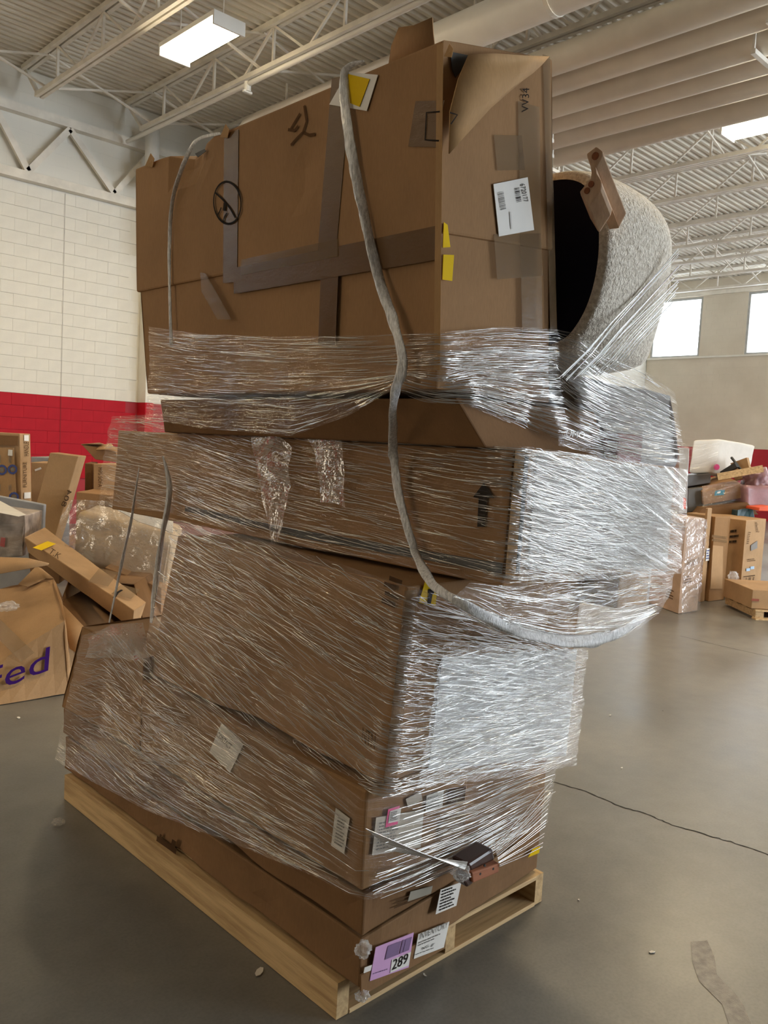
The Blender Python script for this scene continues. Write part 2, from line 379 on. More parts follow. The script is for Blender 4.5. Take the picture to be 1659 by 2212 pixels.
# ceiling: corrugated deck, ribs along x
dk = MB(); ys = []; yy = Y0
prof = [(0, 0), (.05, 0), (.075, .045), (.125, .045)]
while yy < Y1 + .3:
    for a, h in prof: ys.append((yy + a, h))
    yy += .15
for (a, h) in ys: dk.v += [Vector((X0, a, ZD + h)), Vector((X1 + .3, a, ZD + h))]
for i in range(len(ys) - 1): dk.f.append((2 * i, 2 * i + 2, 2 * i + 3, 2 * i + 1))
ceil = struct(dk.obj('ceiling', DECKM))
struct(obj('trim_5', boxmesh('trim_5', X0, X1 + .3, Y0 - .3, Y1 + .3, ZD + .07, ZD + .2), DECKM))
# joists along y hang from the deck
JX = [1.72, 3.47, 5.22, 6.97, 8.72, 10.47, 12.18, 13.9, 15.6, 17.4, 19.15, 20.7, 22.4, 24.1]
ya, yb = -8.9, 14.1
top = MB(); bot = MB(); web = MB()
for s in (-1, 1):
    top.box(s * .045 - .03, s * .045 + .03, ya, yb, ZD - .07, ZD - .002)
    bot.box(s * .04 - .026, s * .04 + .026, ya, yb - .55, 6.735, 6.80)
k = 0; y = ya
while y + .75 < yb - .5:
    z0, z1 = (6.77, ZD - .05) if k % 2 == 0 else (ZD - .05, 6.77)
    web.bar((0, y, z0), (0, y + .75, z1), .032); y += .75; k += 1
web.bar((0, yb - .56, 6.77), (0, yb - .02, ZD - .06), .05)
ver = MB(); ver.bar((0, 0, 6.77), (0, 0, ZD - .05), .035)
tm = meshdata('top_chord', top.v, top.f); bm_ = meshdata('bottom_chord', bot.v, bot.f); wm = meshdata('web', web.v, web.f); vm = meshdata('vertical', ver.v, ver.f)
for m in (tm, bm_, wm, vm): m.materials.append(STEEL)
for x in JX:
    j = obj('joist', tm, None, ceil); j.location = (x, 0, 0)
    obj('bottom_chord', bm_, None, j); obj('web', wm, None, j)
    y = ya + .75
    while y < yb - .6:
        v = obj('vertical', vm, None, j); v.location = (0, y, 0); y += 1.5
# cross bracing between joists
for i in range(len(JX) - 1):
    a, b_ = JX[i], JX[i + 1]
    for y in (3.1, 6.6, 10.1, 13.2):
        for z0, z1 in ((6.79, ZD - .07), (ZD - .07, 6.79)):
            q = MB(); q.bar((a, y, z0), (b_, y + (.03 if z0 < 7 else 0), z1), .03, .03); q.obj('brace', STEEL, ceil)
# truss girder along the left wall
gd = struct(obj('trim_6', boxmesh('trim_6', X0, X1, Y1 - .16, Y1 + .02, 5.60, 5.74), STEEL))
g2 = MB(); g2.box(X0, X1, Y1 - .14, Y1 + .02, 6.62, 6.76); g2.obj('upper_chord', STEEL, gd)
gx = 3.3; k = 0
pts = [(4.2, 5.75), (4.75, 6.6), (5.28, 5.75), (5.95, 6.6), (6.75, 5.75), (7.4, 6.6), (8.2, 5.75), (8.9, 6.6), (9.7, 5.75)]
for p, q in zip(pts, pts[1:]):
    w_ = MB(); w_.bar((p[0], Y1 - .10, p[1]), (q[0], Y1 - .10, q[1]), .10, .06, up=Vector((0, 1, 0))); w_.obj('diagonal', STEEL, gd)
# pipes and duct along y
PLAB = ['nearest', 'second nearest', 'third', 'fourth', 'fifth', 'farthest']
for i, (x, r) in enumerate(((8.40, .165), (8.85, .175), (9.37, .20), (9.84, .19), (10.35, .19), (11.02, .185))):
    t = thing('ceiling_pipe', '%s of six thick beige pipes running side by side under the roof' % PLAB[i], 'pipe', (x, 3, 6.3), 'beige pipes under the roof')
    m = MB(); m.tube([(x, -8.5, 6.3), (x, 13.9, 6.3)], r, 20); m.obj('pipe_run', PIPEM, t, True)
    for y in (3.4, 7.3, 11.2):
        yo = y + (i % 3) * .35
        h = MB(); h.box(x - r - .02, x + r + .02, yo, yo + .05, 6.3 - r - .05, 6.3 - r); h.bar((x + r + .01, yo + .025, 6.3 - r - .04), (x + r + .01, yo + .025, ZD - .04), .025)
        h.bar((x - r - .01, yo + .025, 6.3 - r - .04), (x - r - .01, yo + .025, ZD - .04), .025); h.obj('hanger', STEEL, t)
t = thing('air_duct', 'thick white round duct passing under the roof just behind the tall box', 'duct', (7.05, 6, 6.2))
m = MB(); m.tube([(7.05, -8.5, 6.2), (7.05, 6.9, 6.2)], .205, 28); m.obj('duct_run', DUCTM, t, True)
for y in (2.5, 5.2):
    m = MB(); m.tube([(7.05, y, 6.2), (7.05, y + .05, 6.2)], .212, 28); m.bar((7.05, y + .02, 6.4), (7.05, y + .02, ZD - .04), .03); m.obj('hanger', STEEL, t)
t = thing('sprinkler_pipe', 'thin white sprinkler pipe hung below the second joist from the left wall corner', 'pipe', (6.75, 8, 6.6))
m = MB(); m.tube([(6.87, 1.0, 6.62), (6.87, 13.9, 6.62)], .035, 10); m.obj('pipe_run', DUCTM, t, True)
for y in (4.2, 6.3, 10.3):
    m = MB(); m.tube([(6.87, y, 6.65), (6.87, y, 6.52)], .05, 10); m.box(6.80, 6.94, y - .02, y + .02, 6.50, 6.53); m.obj('sprinkler_head', DUCTM, t)
t = thing('roof_drain', 'pale wrapped drain pipe with an open funnel at the top of the block wall', 'drain', (7.25, 13.7, 5.2))
m = MB(); m.tube([(7.30, 13.75, 4.75), (7.29, 13.75, 5.3), (7.26, 13.75, 5.95)], [.10, .13, .16], 18); m.obj('drain_pipe', FILMBAG, t, True)
m = MB(); m.tube([(7.26, 13.72, 5.96), (7.24, 13.6, 6.1), (7.22, 13.42, 6.12)], [.165, .18, .18], 18, False); m.obj('funnel', DUCTM, t, True)
m = MB(); m.tube([(7.26, 13.75, 6.0), (7.26, 13.75, 6.9)], .12, 16); m.obj('riser', DUCTM, t, True)
for i, (zb, xo) in enumerate(((6.05, 0), (6.05, .16), (6.05, .32))):
    x = 7.44 + xo * .8
    t = thing('conduit', '%s of three slim beige conduits bending up near the wall truss' % ('leftmost', 'middle', 'rightmost')[i], 'pipe', (x, 12, zb), 'conduits at the wall truss')
    m = MB(); m.tube([(x, 14.1, zb), (x, 12.2, zb), (x + .05, 11.9, zb + .1), (x + .22, 11.5, zb + .55), (x + .25, 11.2, zb + .6), (x + .25, 4, zb + .6)], .06, 10); m.obj('conduit_run', PIPEM, t, True)

# fluorescent fixtures
def lamp(cx, cy, label, power=72, sub=True):
    t = thing('fluorescent_light', label, 'ceiling light', (cx, cy, 6.55), 'fluorescent fixtures')
    L, W = 1.30, .44
    m = MB(); m.box(cx - W / 2, cx + W / 2, cy - L / 2, cy + L / 2, 6.58, 6.64); m.box(cx - W / 2, cx + W / 2, cy - L / 2, cy - L / 2 + .03, 6.48, 6.58); m.box(cx - W / 2, cx + W / 2, cy + L / 2 - .03, cy + L / 2, 6.48, 6.58)
    m.obj('housing', DUCTM, t)
    for k in range(4):
        x = cx - W / 2 + .055 + k * .11
        m = MB(); m.tube([(x, cy - L / 2 + .04, 6.53), (x, cy + L / 2 - .04, 6.53)], .032, 10); m.obj('tube', TUBE, t, True)
    for k in range(2):
        y = cy - .5 + k; m = MB(); m.bar((cx, y, 6.64), (cx, y, ZD), .012); m.obj('hanger', STEEL, t)
    a = area('lamp_glow', (cx, cy, 6.46), (0, 0, -1), W, L, power, (1, .80, .52)); a.parent = t; a.matrix_parent_inverse = Matrix.Translation(t.location).inverted()
lamp(5.66, 9.56, 'lit four-tube fixture hanging over the left pile near the truss')
lamp(12.42, 5.25, 'lit four-tube fixture beyond the beige pipes at the right edge')
for (x, y, s) in ((-1.2, 9.5, 'fixture behind the photographer on the left side'), (-6.0, 9.5, 'fixture added for film glints in the far back corner on the left'), (-1.2, 12.6, 'fixture added for film glints close to the left wall behind the photographer'), (-6.0, 12.6, 'fixture added for film glints in the back corner by the left wall'), (5.66, 2.6, 'fixture high above the right side of the pallet stack'),  # three back-left fixtures are unseen, added for glints on the film
                  (19.5, 5.2, 'fixture far off near the clerestory wall'), (12.4, -3.5, 'fixture near the dock doors')):
    lamp(x, y, 'lit four-tube ' + s, 22 if x < 0 else 110)

# ================================================================== THE WRAPPED PALLET STACK
def grid_patch(P00, P10, P11, P01, nu, nv):
    V = []; F = []
    for j in range(nv + 1):
        for i in range(nu + 1):
            s, t = i / nu, j / nv
            V.append(P00 * ((1 - s) * (1 - t)) + P10 * (s * (1 - t)) + P11 * (s * t) + P01 * ((1 - s) * t))
    for j in range(nv):
        for i in range(nu):
            a = j * (nu + 1) + i; F.append((a, a + 1, a + nu + 2, a + nu + 1))
    return V, F
def carton_mesh(name, p, step=.07, amp=.006, freq=5.0, bev=.006, open_faces=(), dents=()):
    """eight corners (bottom ring, top ring) -> bulged, slightly crushed carton"""
    p = [Vector(q) for q in p]; bm = bmesh.new(); ctr = sum(p, Vector()) / 8
    for fi, f in enumerate(BOXF):
        if fi in open_faces: continue
        a, b, c, d = (p[i] for i in f)
        nu = max(1, min(26, int((b - a).length / step))); nv = max(1, min(26, int((d - a).length / step)))
        V, F = grid_patch(a, b, c, d, nu, nv); vs_ = [bm.verts.new(v) for v in V]
        for q in F: bm.faces.new([vs_[i] for i in q])
    bmesh.ops.remove_doubles(bm, verts=bm.verts[:], dist=1e-4)
    bm.normal_update()
    for v in bm.verts:
        n = v.normal.copy(); w = noise.noise(v.co * freq) * .65 + noise.noise(v.co * freq * 3.1) * .35
        v.co -= n * amp * (w * .5 + .5)
        for c, r, dpt in dents:
            q = (v.co - Vector(c)).length / r
            if q < 1: v.co -= n * dpt * (1 - q * q) ** 2
    m = bpy.data.meshes.new(name); bm.to_mesh(m); bm.free()
    return m
def carton(name, label, p, mat, amp=.006, step=.07, bev=.006, cat='box', group=None, dents=(), freq=5.0, smooth=False):
    base = sum((Vector(q) for q in p[:4]), Vector()) / 4
    t = thing(name, label, cat, base, group)
    b = obj('body', carton_mesh('body', p, step, amp, freq, dents=dents), mat, t)
    if bev:
        md = b.modifiers.new('soft_edges', 'BEVEL'); md.width = bev; md.segments = 2; md.limit_method = 'ANGLE'; md.angle_limit = math.radians(50)
    if smooth:
        for q in b.data.polygons: q.use_smooth = True
    return t
def plate(parent, name, pts, mat, thick=.0016):
    """thin flat piece stuck on a surface: outline points in one plane, given thickness towards the eye"""
    pts = [Vector(q) for q in pts]; n = (pts[1] - pts[0]).cross(pts[-1] - pts[0])
    if n.length < 1e-9: n = (pts[2] - pts[1]).cross(pts[0] - pts[1])
    n.normalize()
    if n.dot(EYE - pts[0]) < 0: n = -n
    k = len(pts); V = pts + [q + n * thick for q in pts]
    F = [tuple(range(k)), tuple(range(2 * k - 1, k - 1, -1))] + [(i, i + k, (i + 1) % k + k, (i + 1) % k) for i in range(k)]
    o = obj(name, meshdata(name, V, F), mat, parent)
    b = bmesh.new(); b.from_mesh(o.data); bmesh.ops.recalc_face_normals(b, faces=b.faces[:]); b.to_mesh(o.data); b.free()
    return o
def pxplate(parent, name, plane, px, mat, off=.003, thick=.0016):
    return plate(parent, name, [plane.at(x, y, off) for x, y in px], mat, thick)
def quadmap(bl, br, tl):
    bl, br, tl = Vector(bl), Vector(br), Vector(tl); n = (br - bl).cross(tl - bl).normalized()
    if n.dot(EYE - bl) < 0: n = -n
    return lambda u, v, h=0: bl + (br - bl) * u + (tl - bl) * v + n * h
TXT = {}
def textmesh(s):
    if s in TXT: return TXT[s]
    c = bpy.data.curves.new('lettering', 'FONT'); c.body = s; c.resolution_u = 3
    o = bpy.data.objects.new('lettering', c); COL.objects.link(o)
    dg = bpy.context.evaluated_depsgraph_get(); m = bpy.data.meshes.new_from_object(o.evaluated_get(dg))
    V = [v.co.copy() for v in m.vertices]; F = [tuple(p.vertices) for p in m.polygons]
    bpy.data.objects.remove(o); bpy.data.curves.remove(c); bpy.data.meshes.remove(m)
    x0 = min(v.x for v in V); x1 = max(v.x for v in V); y0 = min(v.y for v in V); y1 = max(v.y for v in V)
    TXT[s] = ([((v.x - x0) / (x1 - x0), (v.y - y0) / (y1 - y0)) for v in V], F); return TXT[s]
def lettering(parent, s, bl, br, tl, mat, h=.001, name='lettering'):
    q = quadmap(bl, br, tl); V, F = textmesh(s)
    return obj(name, meshdata(name, [q(u, v, h) for u, v in V], F), mat, parent)
def rects(parent, name, bl, br, tl, rs, mat, h=.001):
    q = quadmap(bl, br, tl); m = MB()
    for u0, u1, v0, v1 in rs: m.add([q(u0, v0, h), q(u1, v0, h), q(u1, v1, h), q(u0, v1, h)], [(0, 1, 2, 3)])
    return m.obj(name, mat, parent)
def barcode(parent, bl, br, tl, mat, n=22, seed=1, h=.001):
    r = random.Random(seed); x = 0; rs = []
    while x < 1:
        w = r.choice((.4, .7, 1.1)) / n; rs.append((x, min(1, x + w), 0, 1)); x += w + r.choice((.35, .6, .9)) / n
    return rects(parent, 'barcode', bl, br, tl, rs, mat, h)
def smallprint(parent, bl, br, tl, mat, lines=6, seed=1, h=.001):
    r = random.Random(seed); rs = []
    for k in range(lines):
        v0 = 1 - (k + .75) / lines; x = 0
        while x < r.uniform(.6, 1):
            w = r.uniform(.05, .16); rs.append((x, min(1, x + w), v0, v0 + .45 / lines)); x += w + .03
    return rects(parent, 'printed_text', bl, br, tl, rs, mat, h)
def band_px(parent, name, plane, p0, p1, w, mat, off=.003):
    """strip of tape between two photo points on a plane, w metres wide"""
    a, b = plane.at(*p0, off), plane.at(*p1, off); s = (b - a).cross(plane.n).normalized() * w / 2
    return plate(parent, name, [a - s, b - s, b + s, a + s], mat, .0008)

# ---- pallet
PX0, PX1, PY0, PY1 = 1.534, 2.534, 1.666, 3.54
pal = thing('wooden_pallet', 'long pale pine pallet under the wrapped stack of boxes', 'pallet', (2.03, 2.6, 0))
for x in (PX0, 2.0, PX1 - .045):
    obj('stringer', boxmesh('stringer', x, x + .045, PY0 + .004, PY1, .0165 if x == 2.0 else .002, .098 if x == 2.0 else .113), WOODY, pal)
def pboard(name, y0, y1, z0, z1, x0=PX0 + .0455, x1=PX1 - .0455):
    b = obj(name, boxmesh(name, x0, x1, y0, y1, z0, z1), WOODX, pal)
    md = b.modifiers.new('worn_edges', 'BEVEL'); md.width = .003; md.segments = 1
for k in range(9): pboard('deck_board', PY0 + k * .2105, PY0 + k * .2105 + .14, .0985, .115)
for k, y in enumerate((PY0, 2.1, 2.6, 3.05, PY1 - .1)): pboard('bottom_board', y, y + .1, 0, .0155)

# ---- bottom three tiers
zA, zB, zC = .117, .275, .402
def skew(p, d): return [Vector((q.x, q.y + (d if (q.y < 2 and q.x > 2) else 0), q.z)) for q in p]
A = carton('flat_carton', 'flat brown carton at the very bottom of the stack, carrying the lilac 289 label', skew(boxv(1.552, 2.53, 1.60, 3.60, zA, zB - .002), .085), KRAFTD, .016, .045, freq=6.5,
           dents=(((1.552, 1.60, .27), .10, .02), ((1.552, 2.6, .27), .25, .018)))
pA = Plane((1.552, 1.60, 0), (2.53, 1.685, 0), (2.53, 1.685, 1)); pAl = Plane((1.552, 1.6, 0), (1.552, 2, 0), (1.552, 2, 1))
pxplate(A, 'hanging_flap', pA, [(777, 2150), (958, 2047), (962, 2000), (777, 2105)], KRAFTD, -.004, .006)
L = pxplate(A, 'lilac_label', pA, [(798, 2119), (811, 2046), (893, 2014), (882, 2089)], LILAC)
L['label'] = 'lilac inventory label numbered 289'
def q3(pl, bl, br, tl, off=.0056): return pl.at(*bl, off), pl.at(*br, off), pl.at(*tl, off)
rects(L, 'printed_block', *q3(pA, (831, 2073), (883, 2052), (838, 2043)), [(0, .38, 0, 1), (.38, .55, 0, 1), (.6, .72, 0, 1), (.74, 1, 0, 1)], LILACDK)
w_ = pxplate(L, 'number_box', pA, [(842, 2101), (846, 2073), (887, 2056), (882, 2085)], WHITE, .005)
lettering(L, '289', *q3(pA, (846, 2096), (879, 2080), (850, 2073), .0075), BLACK)
smallprint(L, *q3(pA, (804, 2106), (840, 2094), (805, 2101)), LILACDK, 1, 3)
L = pxplate(A, 'inventory_label', pA, [(893, 2071), (903, 2018), (970, 1991), (958, 2046)], WHITE)
lettering(L, 'INVENTORY', *q3(pA, (905, 2030), (966, 2003), (908, 2016)), GREYPRINT)
smallprint(L, *q3(pA, (902, 2045), (956, 2022), (904, 2034)), GREYPRINT, 2, 5)
lettering(L, 'NG. gr', *q3(pA, (910, 2054), (938, 2042), (912, 2046)), BLACK)
smallprint(L, *q3(pA, (896, 2064), (950, 2044), (897, 2060)), GREYPRINT, 1, 6)
pxplate(A, 'paper_scrap', pA, [(785, 2102), (787, 2090), (803, 2084), (800, 2096)], WHITE)
rects(A, 'printed_mark', pAl.at(338, 1816, .002), pAl.at(380, 1845, .002), pAl.at(342, 1798, .002), [(0, 1, 0, .6), (.1, .2, .6, 1), (.7, .9, .6, 1.3)], PRINTBROWN)
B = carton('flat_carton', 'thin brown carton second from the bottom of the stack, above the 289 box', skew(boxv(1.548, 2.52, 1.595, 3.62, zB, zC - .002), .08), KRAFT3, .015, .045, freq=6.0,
           dents=(((1.548, 1.595, .40), .08, .015), ((1.548, 2.3, .28), .2, .012)))
pB = Plane((1.548, 1.595, 0), (2.52, 1.675, 0), (2.52, 1.675, 1))
L = pxplate(B, 'white_label', pB, [(940, 1975), (951, 1922), (996, 1905), (985, 1956)], WHITE)
smallprint(L, *q3(pB, (948, 1969), (983, 1955), (955, 1922)), BLACK, 7, 9)
L = pxplate(B, 'grey_label', pB, [(880, 1947), (886, 1926), (934, 1913), (930, 1930)], plain('clear_pouch', (.30, .27, .22), .25))
rects(B, 'printed_lines', *q3(pB, (850, 1965), (920, 1938), (855, 1940), .003), [(0, 1, .1, .2), (.05, .95, .4, .5), (0, .9, .7, .8)], PRINTBROWN)
C = carton('shipping_carton', 'kraft carton with several shipping labels at the lower front corner of the stack', boxv(1.552, 1.995, 1.612, 2.90, zC, .700), KRAFTM, .008,
           dents=(((1.552, 1.612, .70), .12, .02),))
pC = Plane((1.55, 1.612, 0), (2, 1.612, 0), (2, 1.612, 1)); pCl = Plane((1.552, 1.6, 0), (1.552, 2, 0), (1.552, 2, 1))
POUCH = plain('document_pouch', (.52, .46, .38), .3, var=.12, scale=18)
L = pxplate(C, 'document_pouch', pC, [(803, 1847), (812, 1766), (915, 1748), (908, 1830)], POUCH)
smallprint(L, *q3(pC, (812, 1838), (860, 1826), (820, 1775)), GREYPRINT, 9, 11)
L = pxplate(C, 'pink_label', pC, [(832, 1787), (838, 1748), (863, 1740), (858, 1780)], PINK, .006)
w_ = pxplate(L, 'white_panel', pC, [(838, 1778), (842, 1752), (866, 1745), (862, 1773)], WHITE, .008)
smallprint(L, *q3(pC, (841, 1775), (858, 1770), (844, 1754), .0105), BLACK, 6, 12)
L = pxplate(C, 'white_label', pC, [(919, 1753), (921, 1719), (958, 1706), (955, 1742)], WHITE)
smallprint(L, *q3(pC, (921, 1750), (953, 1740), (923, 1722)), GREYPRINT, 6, 13)
pxplate(C, 'dark_label', pC, [(966, 1739), (968, 1706), (1006, 1698), (1003, 1729)], PRINTBROWN)
L = pxplate(C, 'white_label', pC, [(881, 1744), (876, 1726), (908, 1709), (912, 1728)], POUCH)
rects(C, 'printed_block', *q3(pC, (945, 1835), (1000, 1815), (952, 1765), .003), [(0, 1, .3, .9), (.05, .9, .0, .12)], plain('faded_print', (.22, .14, .075), .6))
L = pxplate(C, 'side_label', pCl, [(716, 1826), (726, 1745), (756, 1768), (744, 1845)], WHITE)
smallprint(L, pCl.at(722, 1822, .006), pCl.at(742, 1834, .006), pCl.at(731, 1762, .006), GREYPRINT, 9, 15)
L = pxplate(C, 'diamond_label', pCl, [(453, 1624), (479, 1563), (526, 1608), (497, 1669)], WHITE)
lettering(L, 'CONTACT', pCl.at(467, 1590, .006), pCl.at(496, 1620, .006), pCl.at(473, 1580, .006), BLACK)
C1 = carton('wrapped_carton', 'plain carton under grey film beside the shipping labels, front right of the stack', boxv(2.005, 2.47, 1.64, 2.90, zC, .690), KRAFTM, .006)
pC1 = Plane((2, 1.64, 0), (2.4, 1.64, 0), (2, 1.64, 1))
pxplate(B, 'yellow_label', pB, [(1140, 1852), (1150, 1834), (1166, 1828), (1164, 1842)], YELLOW)
C2 = carton('wrapped_carton', 'bulging wrapped carton at the far left end of the pallet', [(1.554, 2.908, zC), (2.35, 2.908, zC), (2.35, 3.60, zC), (1.535, 3.60, zC), (1.56, 2.908, .78), (2.3, 2.93, .82), (2.3, 3.47, .82), (1.56, 3.47, .80)], KRAFT, .014, freq=4)
# ---- large middle carton
Dp = [(1.601, 1.597, .703), (2.50, 1.60, .703), (2.50, 2.93, .703), (1.601, 2.95, .703), (1.626, 1.571, 1.272), (2.53, 1.575, 1.272), (2.53, 2.80, 1.272), (1.626, 2.80, 1.272)]
D = carton('large_carton', 'large carton in the middle of the stack, its right face white under film', Dp, KRAFT, .010, dents=(((1.6, 2.2, .75), .3, .02),))
pD = Plane(Dp[0], Dp[1], Dp[4]); pDl = Plane(Dp[0], Dp[3], Dp[4])
WPAN = plain('white_printed_panel', (.55, .56, .57), .35, var=.08, scale=3)
pxplate(D, 'white_panel', pD, [(925, 1665), (955, 1420), (1246, 1402), (1222, 1632)], WPAN)
L = pxplate(D, 'yellow_sticker', pD, [(904, 1302), (918, 1256), (944, 1268), (940, 1309)], YELLOW)
rects(L, 'printed_arrows', pD.at(922, 1303, .006), pD.at(930, 1305, .006), pD.at(928, 1272, .006), [(0, 1, 0, .7), (-.3, 1.3, .7, 1)], BLACK)
lettering(D, 'NTN', pDl.at(782, 1603, .003), pDl.at(810, 1618, .003), pDl.at(784, 1571, .003), PRINTBROWN)
rects(D, 'printed_marks', pDl.at(820, 1300, .003), pDl.at(862, 1318, .003), pDl.at(830, 1235, .003), [(.1, .8, 0, .18), (.2, .9, .3, .42), (.1, .7, .55, .7), (.3, .95, .8, .95)], PRINTBROWN)
for a, b_ in (((888, 1275), (842, 1690)),): band_px(D, 'edge_tape', pD, a, b_, .05, CTAPE)
# ---- long overhanging carton with the arrow
Ep = [(1.824, 1.40, 1.276), (2.785, 1.40, 1.272), (2.785, 3.76, 1.276), (1.824, 3.76, 1.276), (1.838, 1.40, 1.66), (2.79, 1.40, 1.632), (2.79, 3.74, 1.66), (1.838, 3.74, 1.66)]
E_ = carton('long_carton', 'long carton jutting out over the middle, marked with a black up arrow', Ep, KRAFT, .010)
pE = Plane(Ep[0], Ep[1], Ep[4]); pEl = Plane(Ep[0], Ep[3], Ep[4])
pxplate(E_, 'printed_arrow', pEl, [(1031, 1138), (1034, 1076), (1022, 1074), (1045, 1043), (1068, 1076), (1052, 1075), (1047, 1138)], BLACK, .003, .0006)
GREYSTRAP = plain('dark_grey_strap', (.055, .06, .06), .4)
band_px(E_, 'strap', pEl, (1085, 1228), (640, 1152), .028, GREYSTRAP); band_px(E_, 'strap', pEl, (640, 1152), (400, 1098), .024, GREYSTRAP)
band_px(E_, 'strap', pE, (1138, 985), (1118, 1240), .018, GREYSTRAP)
pxplate(E_, 'edge_board', pE, [(1090, 1250), (1113, 972), (1132, 975), (1112, 1250)], KRAFTIN, .003)
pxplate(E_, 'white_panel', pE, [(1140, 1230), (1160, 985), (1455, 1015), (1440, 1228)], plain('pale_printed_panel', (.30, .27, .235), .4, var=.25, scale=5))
H = carton('small_carton', 'small carton slung in film under the right overhang of the long carton', boxv(2.55, 2.76, 1.46, 2.4, 1.13, 1.268), KRAFT2, .006)
# ---- crushed layer between long carton and tall box
Jp = [(1.78, 1.45, 1.657), (2.42, 1.45, 1.638), (2.45, 3.2, 1.657), (1.78, 3.2, 1.657), (1.70, 1.50, 1.79), (2.42, 1.52, 1.80), (2.42, 3.1, 1.80), (1.70, 3.1, 1.79)]
J = carton('crushed_carton', 'crushed flat carton sagging between the long carton and the tall box', Jp, KRAFT3, .006, freq=3.5, step=.05)
RB = carton('printed_box', 'dark red printed box peeking out above the long carton', boxv(2.40, 2.56, 1.415, 1.50, 1.634, 1.73), REDBOX, .003)
pRB = Plane((2.43, 1.415, 1.66), (2.62, 1.415, 1.66), (2.43, 1.415, 1.74))
lettering(RB, 'UMO', pRB.at(1222, 943, .003), pRB.at(1262, 947, .003), pRB.at(1224, 929, .003), WHITE)

# ---- tall top box with telescoping lid
F0 = Vector((1.623, 1.50, 1.805)); F1 = Vector((1.569, 1.50, 2.668)); FY = Vector((0, 1.60, 0))
FR0 = Vector((2.15, 1.50, 1.805)); FR1 = Vector((2.03, 1.50, 2.78))
pF = Plane(F0, F1, F0 + FY); pFf = Plane(F0, FR0, F1)
tz = .46
lowtop = [F0.lerp(F1, tz + .04) + Vector((.008, .008, 0)), FR0.lerp(FR1, tz + .04) + Vector((-.006, .008, 0))]
Fp = [F0 + Vector((.008, .008, 0)), FR0 + Vector((-.006, .008, 0)), FR0 + FY + Vector((-.006, -.03, 0)), F0 + FY + Vector((.008, -.03, 0)),
      lowtop[0], lowtop[1], lowtop[1] + FY, lowtop[0] + FY]
TB = carton('tall_box', 'tall brown furniture box standing at the top of the stack', Fp, KRAFT, .004)
mid0, mid1 = F0.lerp(F1, tz), FR0.lerp(FR1, tz)
lp = [mid0, mid1, mid1 + FY, mid0 + FY + Vector((0, .02, 0)), F1, FR1, FR1 + FY, F1 + FY]
lid = obj('lid', carton_mesh('lid', lp, .06, .002, dents=(((1.575, 2.72, 2.66), .16, .05), ((1.6, 2.05, 2.45), .10, .008))), KRAFT, TB)
md = lid.modifiers.new('soft_edges', 'BEVEL'); md.width = .007; md.segments = 2; md.limit_method = 'ANGLE'; md.angle_limit = math.radians(50)
# tape
for nm, a, b_, w, m in (('vertical_tape', (738, 165), (706, 545), .085, TAPE), ('vertical_tape', (500, 285), (497, 610), .085, TAPE), ('vertical_tape', (712, 590), (706, 745), .08, TAPE)):
    band_px(TB, nm, pF, a, b_, w, m, .0006)
band_px(TB, 'seam_tape', pF, (940, 525), (505, 607), .085, TAPE, .0016)
band_px(TB, 'seam_tape', pF, (730, 535), (520, 578), .05, CTAPE, .003)
band_px(TB, 'corner_tape', pF, (890, 268), (952, 268), .11, TAPE, .002)
band_px(TB, 'corner_tape', pF, (951, 95), (944, 800), .022, KRAFTIN, .003)
for a, b_, w in (((1142, 225), (1150, 720), .10), ((1070, 330), (1130, 330), .09), ((1070, 555), (1170, 550), .12), ((1180, 120), (1196, 720), .035)):
    band_px(TB, 'clear_tape', pFf, a, b_, w, CTAPE, .003)
pxplate(TB, 'peeled_tape', pF, [(433, 588), (446, 592), (500, 690), (470, 690), (436, 630)], CTAPE, .012)
# labels and printing
L = pxplate(TB, 'warning_label', pF, [(712, 226), (752, 156), (817, 162), (793, 240)], WHITE)
pxplate(L, 'yellow_panel', pF, [(752, 160), (799, 171), (777, 231), (757, 223)], YELLOW, .006)
L = pxplate(TB, 'barcode_label', pFf, [(1077, 511), (1065, 398), (1139, 383), (1153, 497)], WHITE)
lettering(L, '6720177', *q3(pFf, (1123, 398), (1131, 437), (1133, 396)), BLACK)
barcode(L, *q3(pFf, (1111, 407), (1116, 437), (1121, 405)), BLACK, 14, 2)
barcode(L, *q3(pFf, (1075, 416), (1081, 455), (1087, 413)), GREYPRINT, 20, 3)
rects(L, 'printed_line', *q3(pFf, (1100, 458), (1103, 495), (1103, 457)), [(0, 1, 0, 1)], plain('faint_print', (.52, .49, .45), .6))
lettering(TB, 'VV34', *q3(pFf, (1141, 242), (1143, 190), (1126, 243), .004), BLACK)
# sad-face doodle and forklift symbol
def line_px(parent, name, plane, px, w, mat, off=.003):
    P = [plane.at(x, y, off) for x, y in px]; m = MB(); n = len(P)
    for i, p in enumerate(P):
        t = (P[min(i + 1, n - 1)] - P[max(i - 1, 0)]).normalized(); s = t.cross(plane.n).normalized() * w / 2
        m.v += [p - s, p + s]
    for i in range(n - 1): m.f.append((2 * i, 2 * i + 1, 2 * i + 3, 2 * i + 2))
    return m.obj(name, mat, parent)
DOODLE = plain('burnt_brown_mark', (.09, .042, .015), .8, spec=.1)
for px in ([(657, 228), (662, 262), (654, 286), (640, 300), (628, 314)], [(654, 286), (668, 292), (680, 290)], [(648, 245), (636, 265), (626, 282)], [(622, 280), (636, 282), (644, 272)]):
    line_px(TB, 'scratch', pF, px, .009, DOODLE)
cxp, cyp, rx_, ry_ = 491, 438, 29.5, 45.5
line_px(TB, 'printed_symbol', pF, [(cxp + rx_ * math.cos(a * math.pi / 18) + 2 * math.sin(a * math.pi / 18), cyp + ry_ * math.sin(a * math.pi / 18)) for a in range(37)], .007, BLACK, .0045)
